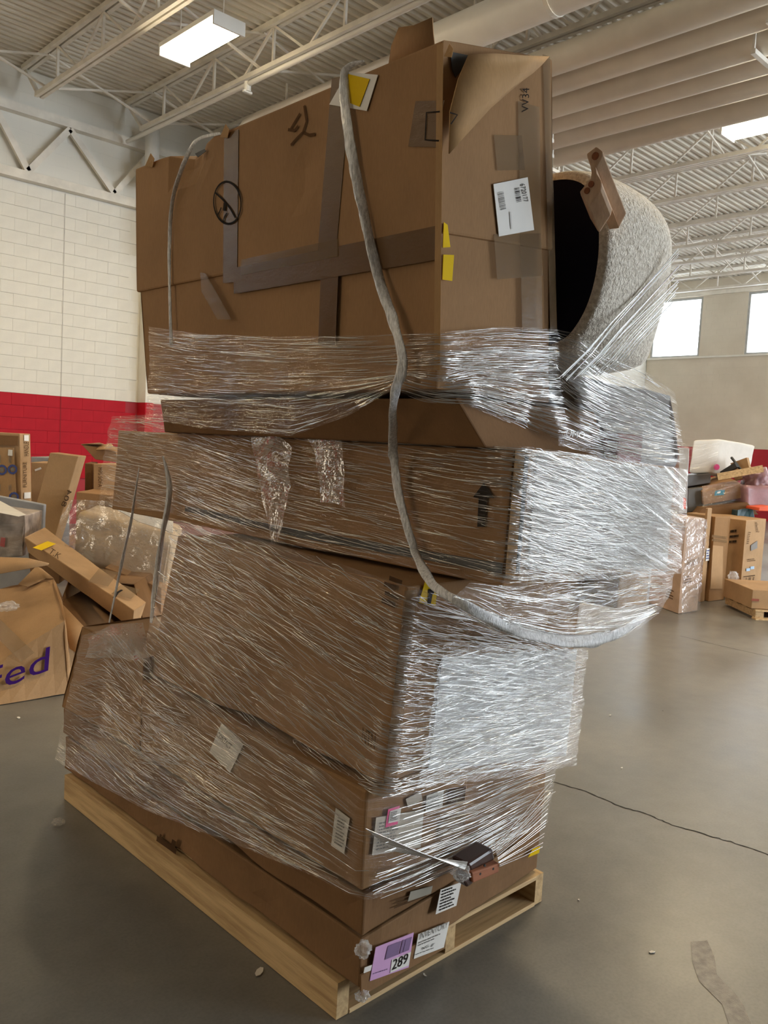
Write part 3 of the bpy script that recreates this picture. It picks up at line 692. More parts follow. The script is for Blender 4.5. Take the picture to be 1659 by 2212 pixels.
line_px(TB, 'printed_symbol', pF, [(465, 416), (482, 432), (497, 450), (508, 470)], .006, BLACK, .0045)
pxplate(TB, 'printed_symbol', pF, [(483, 438), (488, 440), (487, 456), (482, 455)], BLACK, .0045, .0004)
line_px(TB, 'printed_symbol', pF, [(478, 448), (474, 458), (470, 464)], .006, BLACK, .0045)
line_px(TB, 'printed_symbol', pF, [(490, 460), (484, 470), (481, 482)], .006, BLACK, .0045)
line_px(TB, 'printed_mark', pF, [(950, 241), (921, 243), (918, 302), (948, 304)], .004, BLACK, .005)
# torn front flap folded down over the right face, and the flap standing up on top
def sheet3(parent, name, rows, mat, thick=.004):
    n = len(rows[0]); V = [Vector(p) for r in rows for p in r]; F = []
    for j in range(len(rows) - 1):
        for i in range(n - 1): a = j * n + i; F.append((a, a + 1, a + n + 1, a + n))
    o = obj(name, meshdata(name, V, F, True), mat, parent); md = o.modifiers.new('board', 'SOLIDIFY'); md.thickness = thick; md.offset = 0
    return o
def ptf(x, y, off): return pFf.at(x, y, off)
pxplate(TB, 'torn_opening_shade', pFf, [(972, 112), (1012, 120), (1000, 148), (984, 168), (976, 150)], DARK, .004)  # dark plate painted in place of the shaded cavity behind the tear
sheet3(TB, 'torn_flap', [[ptf(1012, 118, .03), ptf(1070, 116, .03), ptf(1130, 120, .025), ptf(1186, 122, .006)],
                         [ptf(990, 170, .05), ptf(1050, 165, .05), ptf(1115, 160, .035), ptf(1170, 140, .008)],
                         [ptf(972, 240, .045), ptf(1020, 235, .055), ptf(1080, 205, .04), ptf(1150, 158, .01)],
                         [ptf(970, 332, .02), ptf(1000, 298, .035), ptf(1060, 232, .03), ptf(1130, 172, .012)]], KRAFTIN)
line_px(TB, 'printed_mark', Plane(ptf(972, 240, .052), ptf(1020, 235, .062), ptf(1000, 298, .042)), [(972, 243), (988, 248), (974, 268)], .004, BLACK, .004)
tp = FR1 * .0 + F1 + Vector((.12, .02, 0))
pT = Plane(tp, tp + Vector((0, 1, 0)), tp + Vector((0, 0, 1)))
sheet3(TB, 'raised_flap', [[pT.at(840, 140), pT.at(890, 125), pT.at(940, 112)], [pT.at(846, 100), pT.at(892, 84), pT.at(936, 74)], [pT.at(862, 60), pT.at(895, 55), pT.at(934, 38)]], KRAFT)
for k, (x, y) in enumerate(((322, 345), (484, 282), (968, 108))):
    plate(TB, 'torn_edge', [pF.at(x - 8, y + 14, .004), pF.at(x + 4, y - 14, .01), pF.at(x + 12, y - 2, .012), pF.at(x + 8, y + 16, .004)], KRAFTIN)
pxplate(TB, 'hand_hole_shade', pF, [(422, 332), (442, 322), (446, 326), (428, 340)], DARK, .003)  # flat dark plate standing in for the shade inside the grip hole
L = pxplate(TB, 'yellow_sticker', pFf, [(956, 535), (958, 480), (966, 486), (972, 534)], YELLOW, .004)
L = pxplate(TB, 'yellow_sticker', pFf, [(955, 604), (957, 550), (980, 551), (976, 607)], YELLOW, .004)

# ---- upturned armchair behind the tall box
ch = thing('armchair', 'cream boucle barrel armchair lying on its side with black underside showing', 'armchair', (2.5, 1.75, 1.98))
XA, XB = 2.20, 2.62
ra = [onX(x, y, XA) for x, y in ((1196, 372), (1240, 368), (1276, 378), (1300, 408), (1312, 450), (1316, 510), (1312, 570), (1300, 630), (1280, 685), (1252, 728), (1215, 770))]
rb = [onX(x, y, XB) for x, y in ((1330, 408), (1352, 410), (1395, 428), (1432, 452), (1458, 488), (1466, 530), (1462, 590), (1450, 650), (1432, 715), (1414, 775), (1398, 815))]
def close_loop(r, depth):     # mirror the loop to its hidden far side
    far = [Vector((p.x, 2 * (r[0].y + depth) - p.y, p.z)) for p in reversed(r)]; return r + far
la, lb = close_loop(ra, .18), close_loop(rb, .18)
n = len(la); rows = []
def blend(t, bulge):
    ca = sum(la, Vector()) / n; out = []
    for a, b in zip(la, lb):
        p = a.lerp(b, t); c = ca.lerp(sum(lb, Vector()) / n, t); d = (p - c); d.x = 0
        out.append(p + d.normalized() * bulge)
    return out
cA = sum(la, Vector()) / n
rim = [p + (cA - p).normalized() * .03 for p in la]
rows = [[p + Vector((-.004, 0, 0)) for p in rim], blend(-.01, .0), blend(.06, .008), blend(.3, .02), blend(.6, .02), blend(.9, .008), blend(1.05, -.03)]
V = [p for r in rows for p in r]; F = []
for j in range(len(rows) - 1):
    for i in range(n): F.append((j * n + i, j * n + (i + 1) % n, (j + 1) * n + (i + 1) % n, (j + 1) * n + i))
F.append(tuple((len(rows) - 1) * n + i for i in range(n)))
o = obj('shell', meshdata('shell', V, F, True), BOUCLE, ch); md = o.modifiers.new('soft', 'SUBSURF'); md.levels = 2; md.render_levels = 2
V = [p + Vector((-.002, 0, 0)) for p in rim] + [p + Vector((.01, 0, 0)) for p in rim]
obj('underside', meshdata('underside', V, [tuple(range(n)), tuple(range(2 * n - 1, n - 1, -1))] + [(i, i + n, (i + 1) % n + n, (i + 1) % n) for i in range(n)]), DARKB, ch)
# wooden leg bracket: angled plate and a flat foot
def prism(parent, name, pts, vec, mat, bev=.006):
    pts = [Vector(p) for p in pts]; k = len(pts); V = pts + [p + Vector(vec) for p in pts]
    o = obj(name, meshdata(name, V, [tuple(range(k)), tuple(range(2 * k - 1, k - 1, -1))] + [(i, i + k, (i + 1) % k + k, (i + 1) % k) for i in range(k)]), mat, parent)
    b = bmesh.new(); b.from_mesh(o.data); bmesh.ops.recalc_face_normals(b, faces=b.faces[:]); b.to_mesh(o.data); b.free()
    if bev: md = o.modifiers.new('rounded', 'BEVEL'); md.width = bev; md.segments = 2; md.limit_method = 'ANGLE'
    return o
XL = 2.10
LV = CR * .088 + CD * .150 + CF * .07
lg = prism(ch, 'leg', [onX(x, y, XL) for x, y in ((1266, 332), (1288, 315), (1303, 327), (1286, 362), (1274, 356))], LV, WOODPALE, .004)
prism(lg, 'leg_web', [onX(x, y, XL) for x, y in ((1274, 355), (1287, 358), (1288, 372), (1298, 388), (1274, 392), (1277, 372))], LV * .8, WOODPALE, .003)
prism(lg, 'leg_plate', [onX(x, y, XL) for x, y in ((1251, 414), (1275, 384), (1300, 392), (1296, 408), (1271, 447))], LV * .45, WOODPALE, .004)
for x, y, r in ((1286, 337, .011), (1277, 398, .009), (1268, 412, .009)):
    c = onX(x, y, XL - .002); m = MB(); m.tube([c + Vector((.004, 0, 0)), c + Vector((-.002, 0, 0))], r, 14); m.obj('bolt', WOODRED, lg)
# ---- soft bundle under the chair
Ip = [(2.50, 1.43, 1.612), (2.82, 1.40, 1.612), (2.82, 2.3, 1.665), (2.45, 2.3, 1.665), (2.36, 1.62, 1.93), (2.74, 1.42, 1.88), (2.74, 2.3, 1.93), (2.36, 2.3, 1.95)]
I_ = carton('wrapped_cushion', 'grey wrapped cushion wedged under the armchair above the long carton', Ip, plain('grey_upholstery', (.36, .35, .34), .7, bmp=.3), .02, cat='cushion', freq=4, bev=.03)
# ---- wood bracket poking out at the bottom front
wb = thing('wood_bracket', 'reddish wooden furniture bracket with screw holes poking out at the bottom front', 'bracket', (2.2, 1.55, .3))
pW = Plane((1.9, 1.50, 0), (2, 1.50, 0), (2, 1.50, 1))
w1 = prism(wb, 'bracket_block', [pW.at(x, y) for x, y in ((1020, 1886), (1079, 1865), (1078, 1885), (1022, 1908))], (0, .06, .006), WOODRED, .004)
prism(wb, 'bracket_ledge', [pW.at(x, y, -.01) for x, y in ((1010, 1868), (1065, 1832), (1072, 1858), (1016, 1885))], (0, .07, .0), plain('dark_walnut', (.06, .025, .018), .35), .01)
prism(wb, 'bracket_foot', [pW.at(x, y, -.01) for x, y in ((1003, 1905), (1018, 1886), (1024, 1908), (1010, 1918))], (0, .05, 0), plain('dark_walnut', (.06, .025, .018), .35), .006)
for x, y in ((1038, 1888), (1066, 1877), (1048, 1870)):
    c = pW.at(x, y, .001); m = MB(); m.tube([c, c + Vector((0, .004, 0))], .004, 10); m.obj('screw_hole_shade', DARK, w1)  # solid dark discs stand in for the shade inside the holes

# ================================================================== STRETCH FILM
def film(name, label, rows, mat, nu=160, nv=44, amp=.012, off=.012, slant=0.0, fu=2.2, fv=26, seed=0, uoff=0, cat='stretch film', parent=None):
    """rows: polylines from top to bottom, same point count, following the boxes around their corners"""
    rows = [[Vector(p) for p in r] for r in rows]
    def sample(r, s):
        d = [0]
        for a, b in zip(r, r[1:]): d.append(d[-1] + (b - a).length)
        x = s * d[-1]
        for i in range(len(r) - 1):
            if x <= d[i + 1] or i == len(r) - 2:
                return r[i].lerp(r[i + 1], (x - d[i]) / max(1e-6, d[i + 1] - d[i])), d[-1]
    R = [[sample(r, i / nu)[0] for i in range(nu + 1)] for r in rows]
    Ln = sum((b - a).length for a, b in zip(rows[0], rows[0][1:]))
    m = len(R); G = []
    for j in range(nv + 1):
        q = j / nv * (m - 1); k = min(int(q), m - 2); t = q - k
        G.append([R[k][i].lerp(R[k + 1][i], t) for i in range(nu + 1)])
    Ht = (G[-1][nu // 2] - G[0][nu // 2]).length
    V = []; UV = []
    for j in range(nv + 1):
        for i in range(nu + 1):
            du = G[j][min(i + 1, nu)] - G[j][max(i - 1, 0)]; dv = G[min(j + 1, nv)][i] - G[max(j - 1, 0)][i]
            nn = du.cross(dv)
            nn = nn.normalized() if nn.length > 1e-9 else Vector((0, 0, 1))
            if nn.dot(EYE - G[j][i]) < 0: nn = -nn
            u = i / nu * Ln; v = j / nv * Ht
            us, vs2 = u, v + slant * u
            w = noise.noise(Vector((us * fu + seed * 7.3, vs2 * fv, seed * 1.7)))
            w2 = noise.noise(Vector((us * 1.1 + seed, v * 4, 5.5 + seed)))
            h = off + amp * (abs(w) * 1.4 + w2 * .9 + .3)
            V.append(G[j][i] + nn * h); UV.append((us + uoff + seed * 3.1, vs2 + seed * 1.3))
    F = []
    for j in range(nv):
        for i in range(nu): a = j * (nu + 1) + i; F.append((a, a + 1, a + nu + 2, a + nu + 1))
    me = meshdata(name, V, F, True); ul = me.uv_layers.new(name='UVMap')
    for lp_ in me.loops: ul.data[lp_.index].uv = UV[lp_.vertex_index]
    o = obj(name, me, mat, parent)
    if label: tag(o, label, cat)
    o['_g'] = 0; del o['_g']
    return o, G
def strands(parent, G, n, lmin, lmax, slant=(0, .05), rad=(.0005, .0014), off=(.012, .03), seed=1, s0=(0, 1), t0=(0, 1)):
    """folded threads of film lying over a sheet: slant in sheet heights per sheet length"""
    r = random.Random(seed); nv, nu = len(G) - 1, len(G[0]) - 1; mb = MB()
    def S(s, t):
        x = min(max(s, 0), 1) * nu; y = min(max(t, 0), 1) * nv; i = min(int(x), nu - 1); j = min(int(y), nv - 1); a, b = x - i, y - j
        return G[j][i].lerp(G[j][i + 1], a).lerp(G[j + 1][i].lerp(G[j + 1][i + 1], a), b)
    for k in range(n):
        s = r.uniform(*s0); t = r.uniform(*t0); l = r.uniform(lmin, lmax) * (r.random() ** 1.5 + .25); sl = r.uniform(*slant); h = r.uniform(*off)
        P = []; m = 6; ok = True
        c = r.uniform(-.012, .012)
        for q in range(m + 1):
            f = q / m; ss, tt = s + l * f, t + sl * l * f + c * math.sin(f * 3.14)
            if not (0 <= ss <= 1 and 0 <= tt <= 1): ok = False; break
            p = S(ss, tt); p2 = S(ss + .004, tt); p3 = S(ss, tt + .02)
            nn = (p2 - p).cross(p3 - p)
            nn = nn.normalized() if nn.length > 1e-10 else (EYE - p).normalized()
            if nn.dot(EYE - p) < 0: nn = -nn
            P.append(p + nn * h)
        if ok and len(P) > 2:
            R = r.uniform(*rad); mb.tube(P, [R * (.25 + .75 * math.sin(3.14 * (.1 + .8 * q / m))) for q in range(m + 1)], 3, False)
    o = mb.obj('film_strands', STRAND, parent, True); o['kind'] = 'stuff'; return o

def rowpts(spec):
    out = []
    for pl, x, y in spec: out.append(pl.at(x, y))
    return out
pI = Plane((2.3, 1.38, 1.7), (2.8, 1.36, 1.7), (2.3, 1.44, 2.0))
XF = Plane((2.0, 1.46, 1.8), (2.9, 1.38, 1.8), (2.0, 1.48, 2.0))
# upper film: around the foot of the tall box and the cushion
top_ = rowpts([(pF, 329, 706), (pF, 440, 722), (pF, 600, 728), (pF, 800, 726), (pF, 945, 718), (pFf, 1080, 706), (pFf, 1200, 712), (XF, 1240, 722), (XF, 1290, 762), (XF, 1385, 806), (XF, 1448, 850)])
mid_ = rowpts([(pF, 330, 800), (pF, 440, 810), (pF, 600, 815), (pF, 800, 812), (pF, 945, 800), (pFf, 1080, 800), (pFf, 1200, 800), (XF, 1240, 830), (XF, 1290, 860), (XF, 1385, 890), (XF, 1458, 920)])
bot_ = rowpts([(pF, 322, 905), (pF, 450, 925), (pF, 640, 942), (pF, 760, 900), (pF, 868, 838), (pFf, 1010, 880), (pFf, 1130, 930), (XF, 1200, 965), (XF, 1290, 985), (XF, 1400, 1003), (XF, 1470, 1005)])
o1, G1 = film('stretch_film', 'clear film wound around the foot of the tall box and the cushion', [top_, mid_, bot_], FILM, 220, 50, .010, .012, .02, seed=1)
strands(o1, G1, 620, .03, .14, (-.15, .35), (.0006, .0016), seed=11)
strands(o1, G1, 500, .05, .14, (-.3, .5), (.0006, .0016), seed=12, s0=(.55, .95), t0=(.25, .95))
# film over the long carton
tE = rowpts([(pEl, 246, 900), (pEl, 420, 893), (pEl, 640, 938), (pEl, 860, 952), (pE, 1110, 962), (pE, 1210, 975), (pE, 1330, 992), (pE, 1466, 1012)])
mE = rowpts([(pEl, 232, 990), (pEl, 400, 1000), (pEl, 620, 1050), (pEl, 850, 1080), (pE, 1098, 1110), (pE, 1200, 1120), (pE, 1330, 1120), (pE, 1474, 1115)])
bE = rowpts([(pEl, 222, 1090), (pEl, 375, 1108), (pEl, 610, 1175), (pEl, 850, 1215), (pE, 1085, 1262), (pE, 1190, 1258), (pE, 1310, 1250), (pE, 1452, 1236)])
o2, G2 = film('stretch_film', 'clear film streaked across the long carton with the arrow', [tE, mE, bE], FILM, 240, 56, .010, .012, -.08, seed=2)
strands(o2, G2, 850, .02, .12, (.0, 1.0), (.0006, .0017), seed=21, s0=(0, .72))
strands(o2, G2, 900, .03, .13, (.3, 1.8), (.0007, .0017), seed=22, s0=(.70, .98))
strands(o2, G2, 320, .03, .10, (-.8, .2), (.0006, .0015), seed=23, s0=(.70, .98))
# second layer on its right face
o2b, G2b = film('outer_layer', None, [rowpts([(pE, 1122, 970), (pE, 1300, 985), (pE, 1466, 1014)]), rowpts([(pE, 1098, 1250), (pE, 1300, 1250), (pE, 1450, 1236)])], FILMTHICK, 90, 56, .012, .03, -.35, seed=8, parent=o2)
# film over the large carton
tD = rowpts([(pDl, 374, 1118), (pDl, 560, 1160), (pDl, 740, 1215), (pDl, 880, 1262), (pD, 1000, 1300), (pD, 1120, 1345), (pD, 1252, 1398)])
mD = rowpts([(pDl, 346, 1270), (pDl, 540, 1340), (pDl, 720, 1420), (pDl, 855, 1480), (pD, 990, 1490), (pD, 1110, 1500), (pD, 1240, 1520)])
bD = rowpts([(pDl, 316, 1418), (pDl, 540, 1560), (pDl, 700, 1655), (pDl, 822, 1722), (pD, 960, 1695), (pD, 1090, 1665), (pD, 1224, 1640)])
o3, G3 = film('stretch_film', 'clear film pulled tight around the large middle carton', [tD, mD, bD], FILM, 220, 70, .010, .012, -.12, seed=3)
strands(o3, G3, 1000, .02, .13, (.1, 1.0), (.0006, .0017), seed=31, s0=(0, .58))
strands(o3, G3, 1100, .04, .16, (-.55, .25), (.0006, .0017), seed=32, s0=(.56, .98))
o3b, G3b = film('outer_layer', None, [rowpts([(pD, 940, 1380), (pD, 1100, 1385), (pD, 1252, 1400)]), rowpts([(pD, 880, 1690), (pD, 1060, 1672), (pD, 1224, 1645)])], FILMTHICK, 90, 60, .012, .03, .25, seed=9, parent=o3)
# film over the lower tiers
tC = rowpts([(pCl, 182, 1372), (pCl, 250, 1352), (pCl, 330, 1425), (pCl, 540, 1560), (pCl, 700, 1655), (pCl, 788, 1722), (pC, 900, 1705), (pC, 1020, 1685), (pC, 1196, 1640)])
bC = rowpts([(pCl, 128, 1640), (pCl, 215, 1690), (pCl, 320, 1745), (pCl, 540, 1830), (pCl, 700, 1895), (pCl, 786, 1940), (pC, 890, 1905), (pC, 1010, 1860), (pC, 1176, 1775)])
mC = [a.lerp(b, .5) + Vector((-.004, -.004, 0)) for a, b in zip(tC, bC)]
o4, G4 = film('stretch_film', 'clear film over the lower cartons and their shipping labels', [tC, mC, bC], FILM, 230, 60, .009, .012, -.1, seed=4)
strands(o4, G4, 800, .02, .11, (.0, .9), (.0006, .0016), seed=41, s0=(0, .62))
strands(o4, G4, 260, .05, .2, (-1.2, -.3), (.0006, .0018), seed=42, s0=(.7, .98))
strands(o4, G4, 200, .03, .10, (-.9, -.4), (.0006, .0015), seed=43, s0=(.02, .3), t0=(.1, .7))
# sagging film under the right overhang
s0_ = rowpts([(pE, 1000, 1255), (pE, 1085, 1262), (pE, 1190, 1258), (pE, 1310, 1250), (pE, 1452, 1236)])
s1_ = rowpts([(pE, 970, 1290), (pE, 1070, 1330), (pE, 1200, 1345), (pE, 1320, 1325), (pE, 1432, 1290)])
s2_ = rowpts([(pD, 985, 1300), (pE, 1100, 1355), (pE, 1225, 1388), (pE, 1330, 1370), (pE, 1412, 1322)])
o5, G5 = film('sagging_film', 'loose film sagging in a swag under the right overhang', [s0_, s1_, s2_], FILMTHICK, 110, 40, .022, .01, .1, seed=5, fu=4, fv=12)
strands(o5, G5, 220, .08, .35, (.1, .8), (.0007, .0018), seed=51)
# film curtain hanging at the far left end
# loose flares of film on the long carton, and the crumpled cover on the far low carton
for k, (lab, rws, pln, offs) in enumerate((
    ('crumpled triangular flare of loose film on the left half of the long carton', [[(545, 942), (600, 932), (636, 966)], [(562, 1040), (600, 1036), (632, 1050)], [(586, 1172), (595, 1178), (604, 1170)]], pEl, .035),
    ('folded loop of loose film hanging over the top edge of the long carton', [[(655, 915), (700, 893), (738, 906)], [(684, 985), (712, 975), (742, 985)], [(696, 1085), (722, 1085), (748, 1096)]], pEl, .04),
    ('crinkled film covering the top of the carton at the far left end', [[(196, 1378), (245, 1348), (318, 1344)], [(200, 1392), (255, 1375), (325, 1395)], [(190, 1420), (260, 1420), (335, 1432)]], pCl, .03))):
    film('loose_film', lab, [[pln.at(x, y, offs) for x, y in r] for r in rws], FILMBAG, 50, 60, .016, .004, .2, 6, 9, 20 + k)
# twisted film ropes
def rope(label, P, w, seed=0, name='film_rope', flat=.26):
    # resample with Catmull-Rom, then a creased flat ribbon tube
    P = [Vector(p) for p in P]; Q = []; W = []
    for i in range(len(P) - 1):
        a, b, c, d = P[max(i - 1, 0)], P[i], P[i + 1], P[min(i + 2, len(P) - 1)]
        for k in range(14):
            t = k / 14; Q.append(.5 * ((2 * b) + (c - a) * t + (2 * a - 5 * b + 4 * c - d) * t * t + (3 * b - a - 3 * c + d) * t ** 3))
            W.append(w[i] * (1 - t) + w[min(i + 1, len(w) - 1)] * t)
    Q.append(P[-1]); W.append(w[-1]); n = len(Q); mb = MB(); m = 14
    for i, p in enumerate(Q):
        t = (Q[min(i + 1, n - 1)] - Q[max(i - 1, 0)]).normalized(); r = t.cross(EYE - p).normalized(); u = r.cross(t)
        tw = .5 * math.sin(i * .11 + seed)
        for j in range(m):
            a = 2 * math.pi * j / m
            cr = 1 + .42 * noise.noise(Vector((j * 1.3, i * .16, seed)))
            x, z = math.cos(a) * cr, math.sin(a) * flat * cr
            mb.v.append(p + r * (W[i] * (x * math.cos(tw) - z * math.sin(tw))) + u * (W[i] * (x * math.sin(tw) + z * math.cos(tw)) + W[i] * .5))
    for i in range(n - 1):
        for j in range(m): mb.f.append((i * m + j, i * m + (j + 1) % m, (i + 1) * m + (j + 1) % m, (i + 1) * m + j))
    return tag(mb.obj(name, ROPE, None, True), label, 'film rope')
rope('thick twisted film rope running from the top label down the tall box to the swag',
     [pF.at(788, 132, .0), pF.at(748, 150, .012), pF.at(744, 210, .014), pF.at(760, 330, .014), pF.at(784, 450, .014), pF.at(815, 590, .014), pF.at(848, 690, .02), pF.at(868, 780, .03), pF.at(852, 860, .03), pEl.at(848, 945, .115), pEl.at(852, 1000, .05), pEl.at(864, 1080, .03), pEl.at(895, 1190, .03)],
     [.004, .010, .014, .015, .015, .015, .014, .014, .012, .014, .014, .013, .012], 1)
rope('bundled film rope sweeping from the long carton to the swag at the right',
     [pEl.at(895, 1190, .03), pD.at(935, 1262, .05), pE.at(1000, 1305, .0), pE.at(1090, 1352, .01), pE.at(1180, 1378, .02), pE.at(1270, 1385, .02), pE.at(1345, 1362, .02), pE.at(1410, 1318, .0)],
     [.012, .013, .014, .016, .018, .020, .016, .008], 2)
rope('narrow film rope over the left end of the tall box lid',
     [pF.at(478, 288, .0), pF.at(430, 300, .006), pF.at(405, 335, .01), pF.at(378, 410, .01), pF.at(368, 480, .01), pF.at(366, 600, .01), pF.at(370, 745, .015)],
     [.004, .006, .008, .008, .007, .006, .006], 3)
for k, (pts, r0, lab) in enumerate((([(352, 985), (366, 1060), (350, 1160), (336, 1260), (326, 1345)], .012, 'long loose film rope hanging beside the large carton at the left end'),
                                    ([(300, 1010), (284, 1120), (262, 1220), (236, 1345)], .006, 'thin loose film string hanging left of the large carton'))):
    rope(lab, [onY(x, y, 3.15 + .1 * k) for x, y in pts], [r0 * .25] + [r0] * (len(pts) - 2) + [r0 * .5], 5 + k)
# fan of taut film across the chair
fan = MB(); rr = random.Random(5)
XC = Plane((2.3, 1.40, 2), (2.8, 1.24, 2), (2.3, 1.40, 2.4))
for k in range(24):
    f = (k + rr.uniform(-.4, .4)) / 24
    a = XF.at(1215 + f * 110 + rr.uniform(-15, 15), 820 - f * 20 + rr.uniform(-10, 6), .03); b = XC.at(1466 - max(0, f - .55) * 40, 528 + f * 150 + rr.uniform(-8, 8), .0)
    md_ = a.lerp(b, .42) + (EYE - a).normalized() * .012
    fan.tube([a, a.lerp(md_, .5) + Vector((0, 0, -.008)), md_, md_.lerp(b, .5), b], rr.uniform(.0006, .0017), 4, False)
fan.obj('film_fan', STRAND, o1, True)['kind'] = 'stuff'
fan = MB()
for k in range(15):
    f = (k + rr.uniform(-.4, .4)) / 15
    a = pW.at(1068 + f * 12, 1828 + f * 46, .004); b = pC1.at(1192 - f * 22, 1688 + f * 150, .012)
    fan.tube([a, a.lerp(b, .5) + Vector((0, -.004, 0)), b], rr.uniform(.0008, .0020), 4, False)
for k in range(16):
    f = k / 16; a = pW.at(1004 + f * 6, 1878 - f * 16, .004); b = pC.at(790 + f * 60, 1790 + f * 50, .014)
    fan.tube([a, a.lerp(b, .5) + Vector((0, 0, -.004)), b], rr.uniform(.0007, .0022), 4, False)
fan.obj('film_fan', STRAND, o4, True)['kind'] = 'stuff'
# crumpled film knots
def knot(label, c, r, seed, name='film_knot', mat=FILMBAG, squash=1.0):
    bm = bmesh.new(); bmesh.ops.create_icosphere(bm, subdivisions=4, radius=1)
    for v in bm.verts:
        d = v.co.normalized(); k = 1 + .5 * noise.noise(d * 2.6 + Vector((seed, 0, 0))) + .35 * abs(noise.noise(d * 7 + Vector((0, seed, 0))))
        v.co = Vector((d.x, d.y, d.z * squash)) * (r * k)
    uvl = bm.loops.layers.uv.new('UVMap')
    for f in bm.faces:
        f.smooth = True
        for l in f.loops: l[uvl].uv = (math.atan2(l.vert.co.y, l.vert.co.x) * .3 + seed, l.vert.co.z / r * .3)
    o = obj(name, bm, mat); o.location = c; return tag(o, label, 'plastic film')
knot('wadded film knot beside the wooden bracket at the bottom front', pW.at(996, 1885, .0), .022, 1.2)
knot('scrunched film tuft at the lower front corner of the bottom carton', (1.553, 1.592, .245), .02, 2.4)
knot('white film tuft under the front corner of the bottom carton', (1.56, 1.594, .105), .018, 3.1, squash=.6)

# ================================================================== PILES IN THE BACKGROUND
def pbox(name, label, front, depth, ext, mat, amp=.008, cat='box', group=None, bev=.008, step=.12, d4=None, **kw):
    """front face from four photo points (bl, br, tr, tl) at a distance, extruded by a real vector"""
    d4 = d4 or (depth,) * 4
    f = [onD(x, y, d) for (x, y), d in zip(front, d4)]; e = Vector(ext)
    p = [f[0], f[1], f[1] + e, f[0] + e, f[3], f[2], f[2] + e, f[3] + e]
    t = carton(name, label, p, mat, amp, step, bev, cat, group, **kw)
    return t, Plane(f[0], f[1], f[3]), Plane(f[1], f[1] + e, f[2]), Plane(f[3], f[2], f[3] + e)
def floorbox(name, label, c, rgt, lft, ztop, mat, ext=None, **kw):
    """near bottom corner, right and left bottom corners as photo points on the floor; height in metres"""
    C, Rr, Ll = onZ(*c), onZ(*rgt), onZ(*lft); B_ = Rr + Ll - C
    p = [C, Rr, B_, Ll]; up = Vector((0, 0, ztop)); p = p + [q + up for q in p]
    t = carton(name, label, p, mat, kw.pop('amp', .008), kw.pop('step', .12), kw.pop('bev', .008), **kw)
    return t, Plane(C, Rr, C + up), Plane(C, Ll, C + up)
Z1 = Vector((0, 0, 1)); BACK = Vector((.70, .72, 0)); RGT = Vector((.72, -.69, 0))
# ---------- left pile
# crushed parcel box with the purple letters
P1 = [onZ(-120, 1545), onZ(152, 1500), onZ(190, 1415), onZ(-120, 1430), onD(-120, 1500, 4.95), onD(142, 1338, 5.27), onD(118, 1248, 5.85), onD(-120, 1290, 5.75)]
t = carton('parcel_box', 'crushed brown parcel box with purple letters on its dark side, far left on the floor', P1, KRAFT2, .022, .09, .01, freq=3.0)
pP = Plane(P1[1], P1[5], P1[4]); pPt = Plane(P1[4], P1[5], P1[7])
for q, m in ((P1, None),): pass
bvt = BVHTree.FromPolygons([v.co for v in t.children[0].data.vertices], [tuple(p.vertices) for p in t.children[0].data.polygons])
hits = [bvt.ray_cast(EYE, ray(x, y).normalized())[0] for x, y in ((8, 1492), (112, 1452), (85, 1418))]
if all(h is not None for h in hits): pP = Plane(*hits)
lettering(t, 'Fed', pP.at(-40, 1506, .02), pP.at(104, 1449, .02), pP.at(-34, 1450, .02), PURPLE)
band_px(t, 'clear_tape', pPt, (-20, 1340), (60, 1420), .09, CTAPE, .01)
sheet3(t, 'open_flap', [[onD(-60, 1216, 5.7), onD(0, 1204, 5.7), onD(60, 1206, 5.65), onD(106, 1217, 5.6)], [onD(-60, 1246, 5.55), onD(0, 1239, 5.55), onD(50, 1230, 5.55), onD(104, 1220, 5.58)]], KRAFT2, .006)
sheet3(t, 'side_flap', [[onD(40, 1262, 5.75), onD(78, 1224, 5.95), onD(90, 1228, 5.95)], [onD(60, 1268, 5.75), onD(100, 1250, 5.85), onD(117, 1250, 5.8)]], KRAFT2, .006)
knot('wad of clear tape lying on the crushed parcel box', pPt.at(18, 1310, .03), .055, 4.4, 'tape_wad', squash=.5)
# open dark carton behind it
t = thing('open_carton', 'open carton lying on its side with a black inside behind the parcel box', 'box', (2.6, 5.6, 0))
o4_ = [onD(132, 1300, 5.9), onD(206, 1398, 5.6), onD(330, 1430, 5.9), onD(290, 1262, 6.2), onD(150, 1250, 6.2)]
e = Vector((.45, .5, .0))
for k, (a, b_) in enumerate(zip(o4_, o4_[1:] + o4_[:1])):
    sheet3(t, 'panel', [[a, b_], [a + e, b_ + e]], KRAFT3, .008)
V = [p + e for p in o4_]; sheet3(t, 'back_panel', [[V[0], V[1]], [V[4].lerp(V[3], .3), V[2]], [V[4], V[3]]], KRAFT3, .008)
sheet3(t, 'flap', [[onD(130, 1300, 5.88), onD(206, 1380, 5.58)], [onD(150, 1400, 5.5), onD(180, 1420, 5.4)]], KRAFT2, .008)
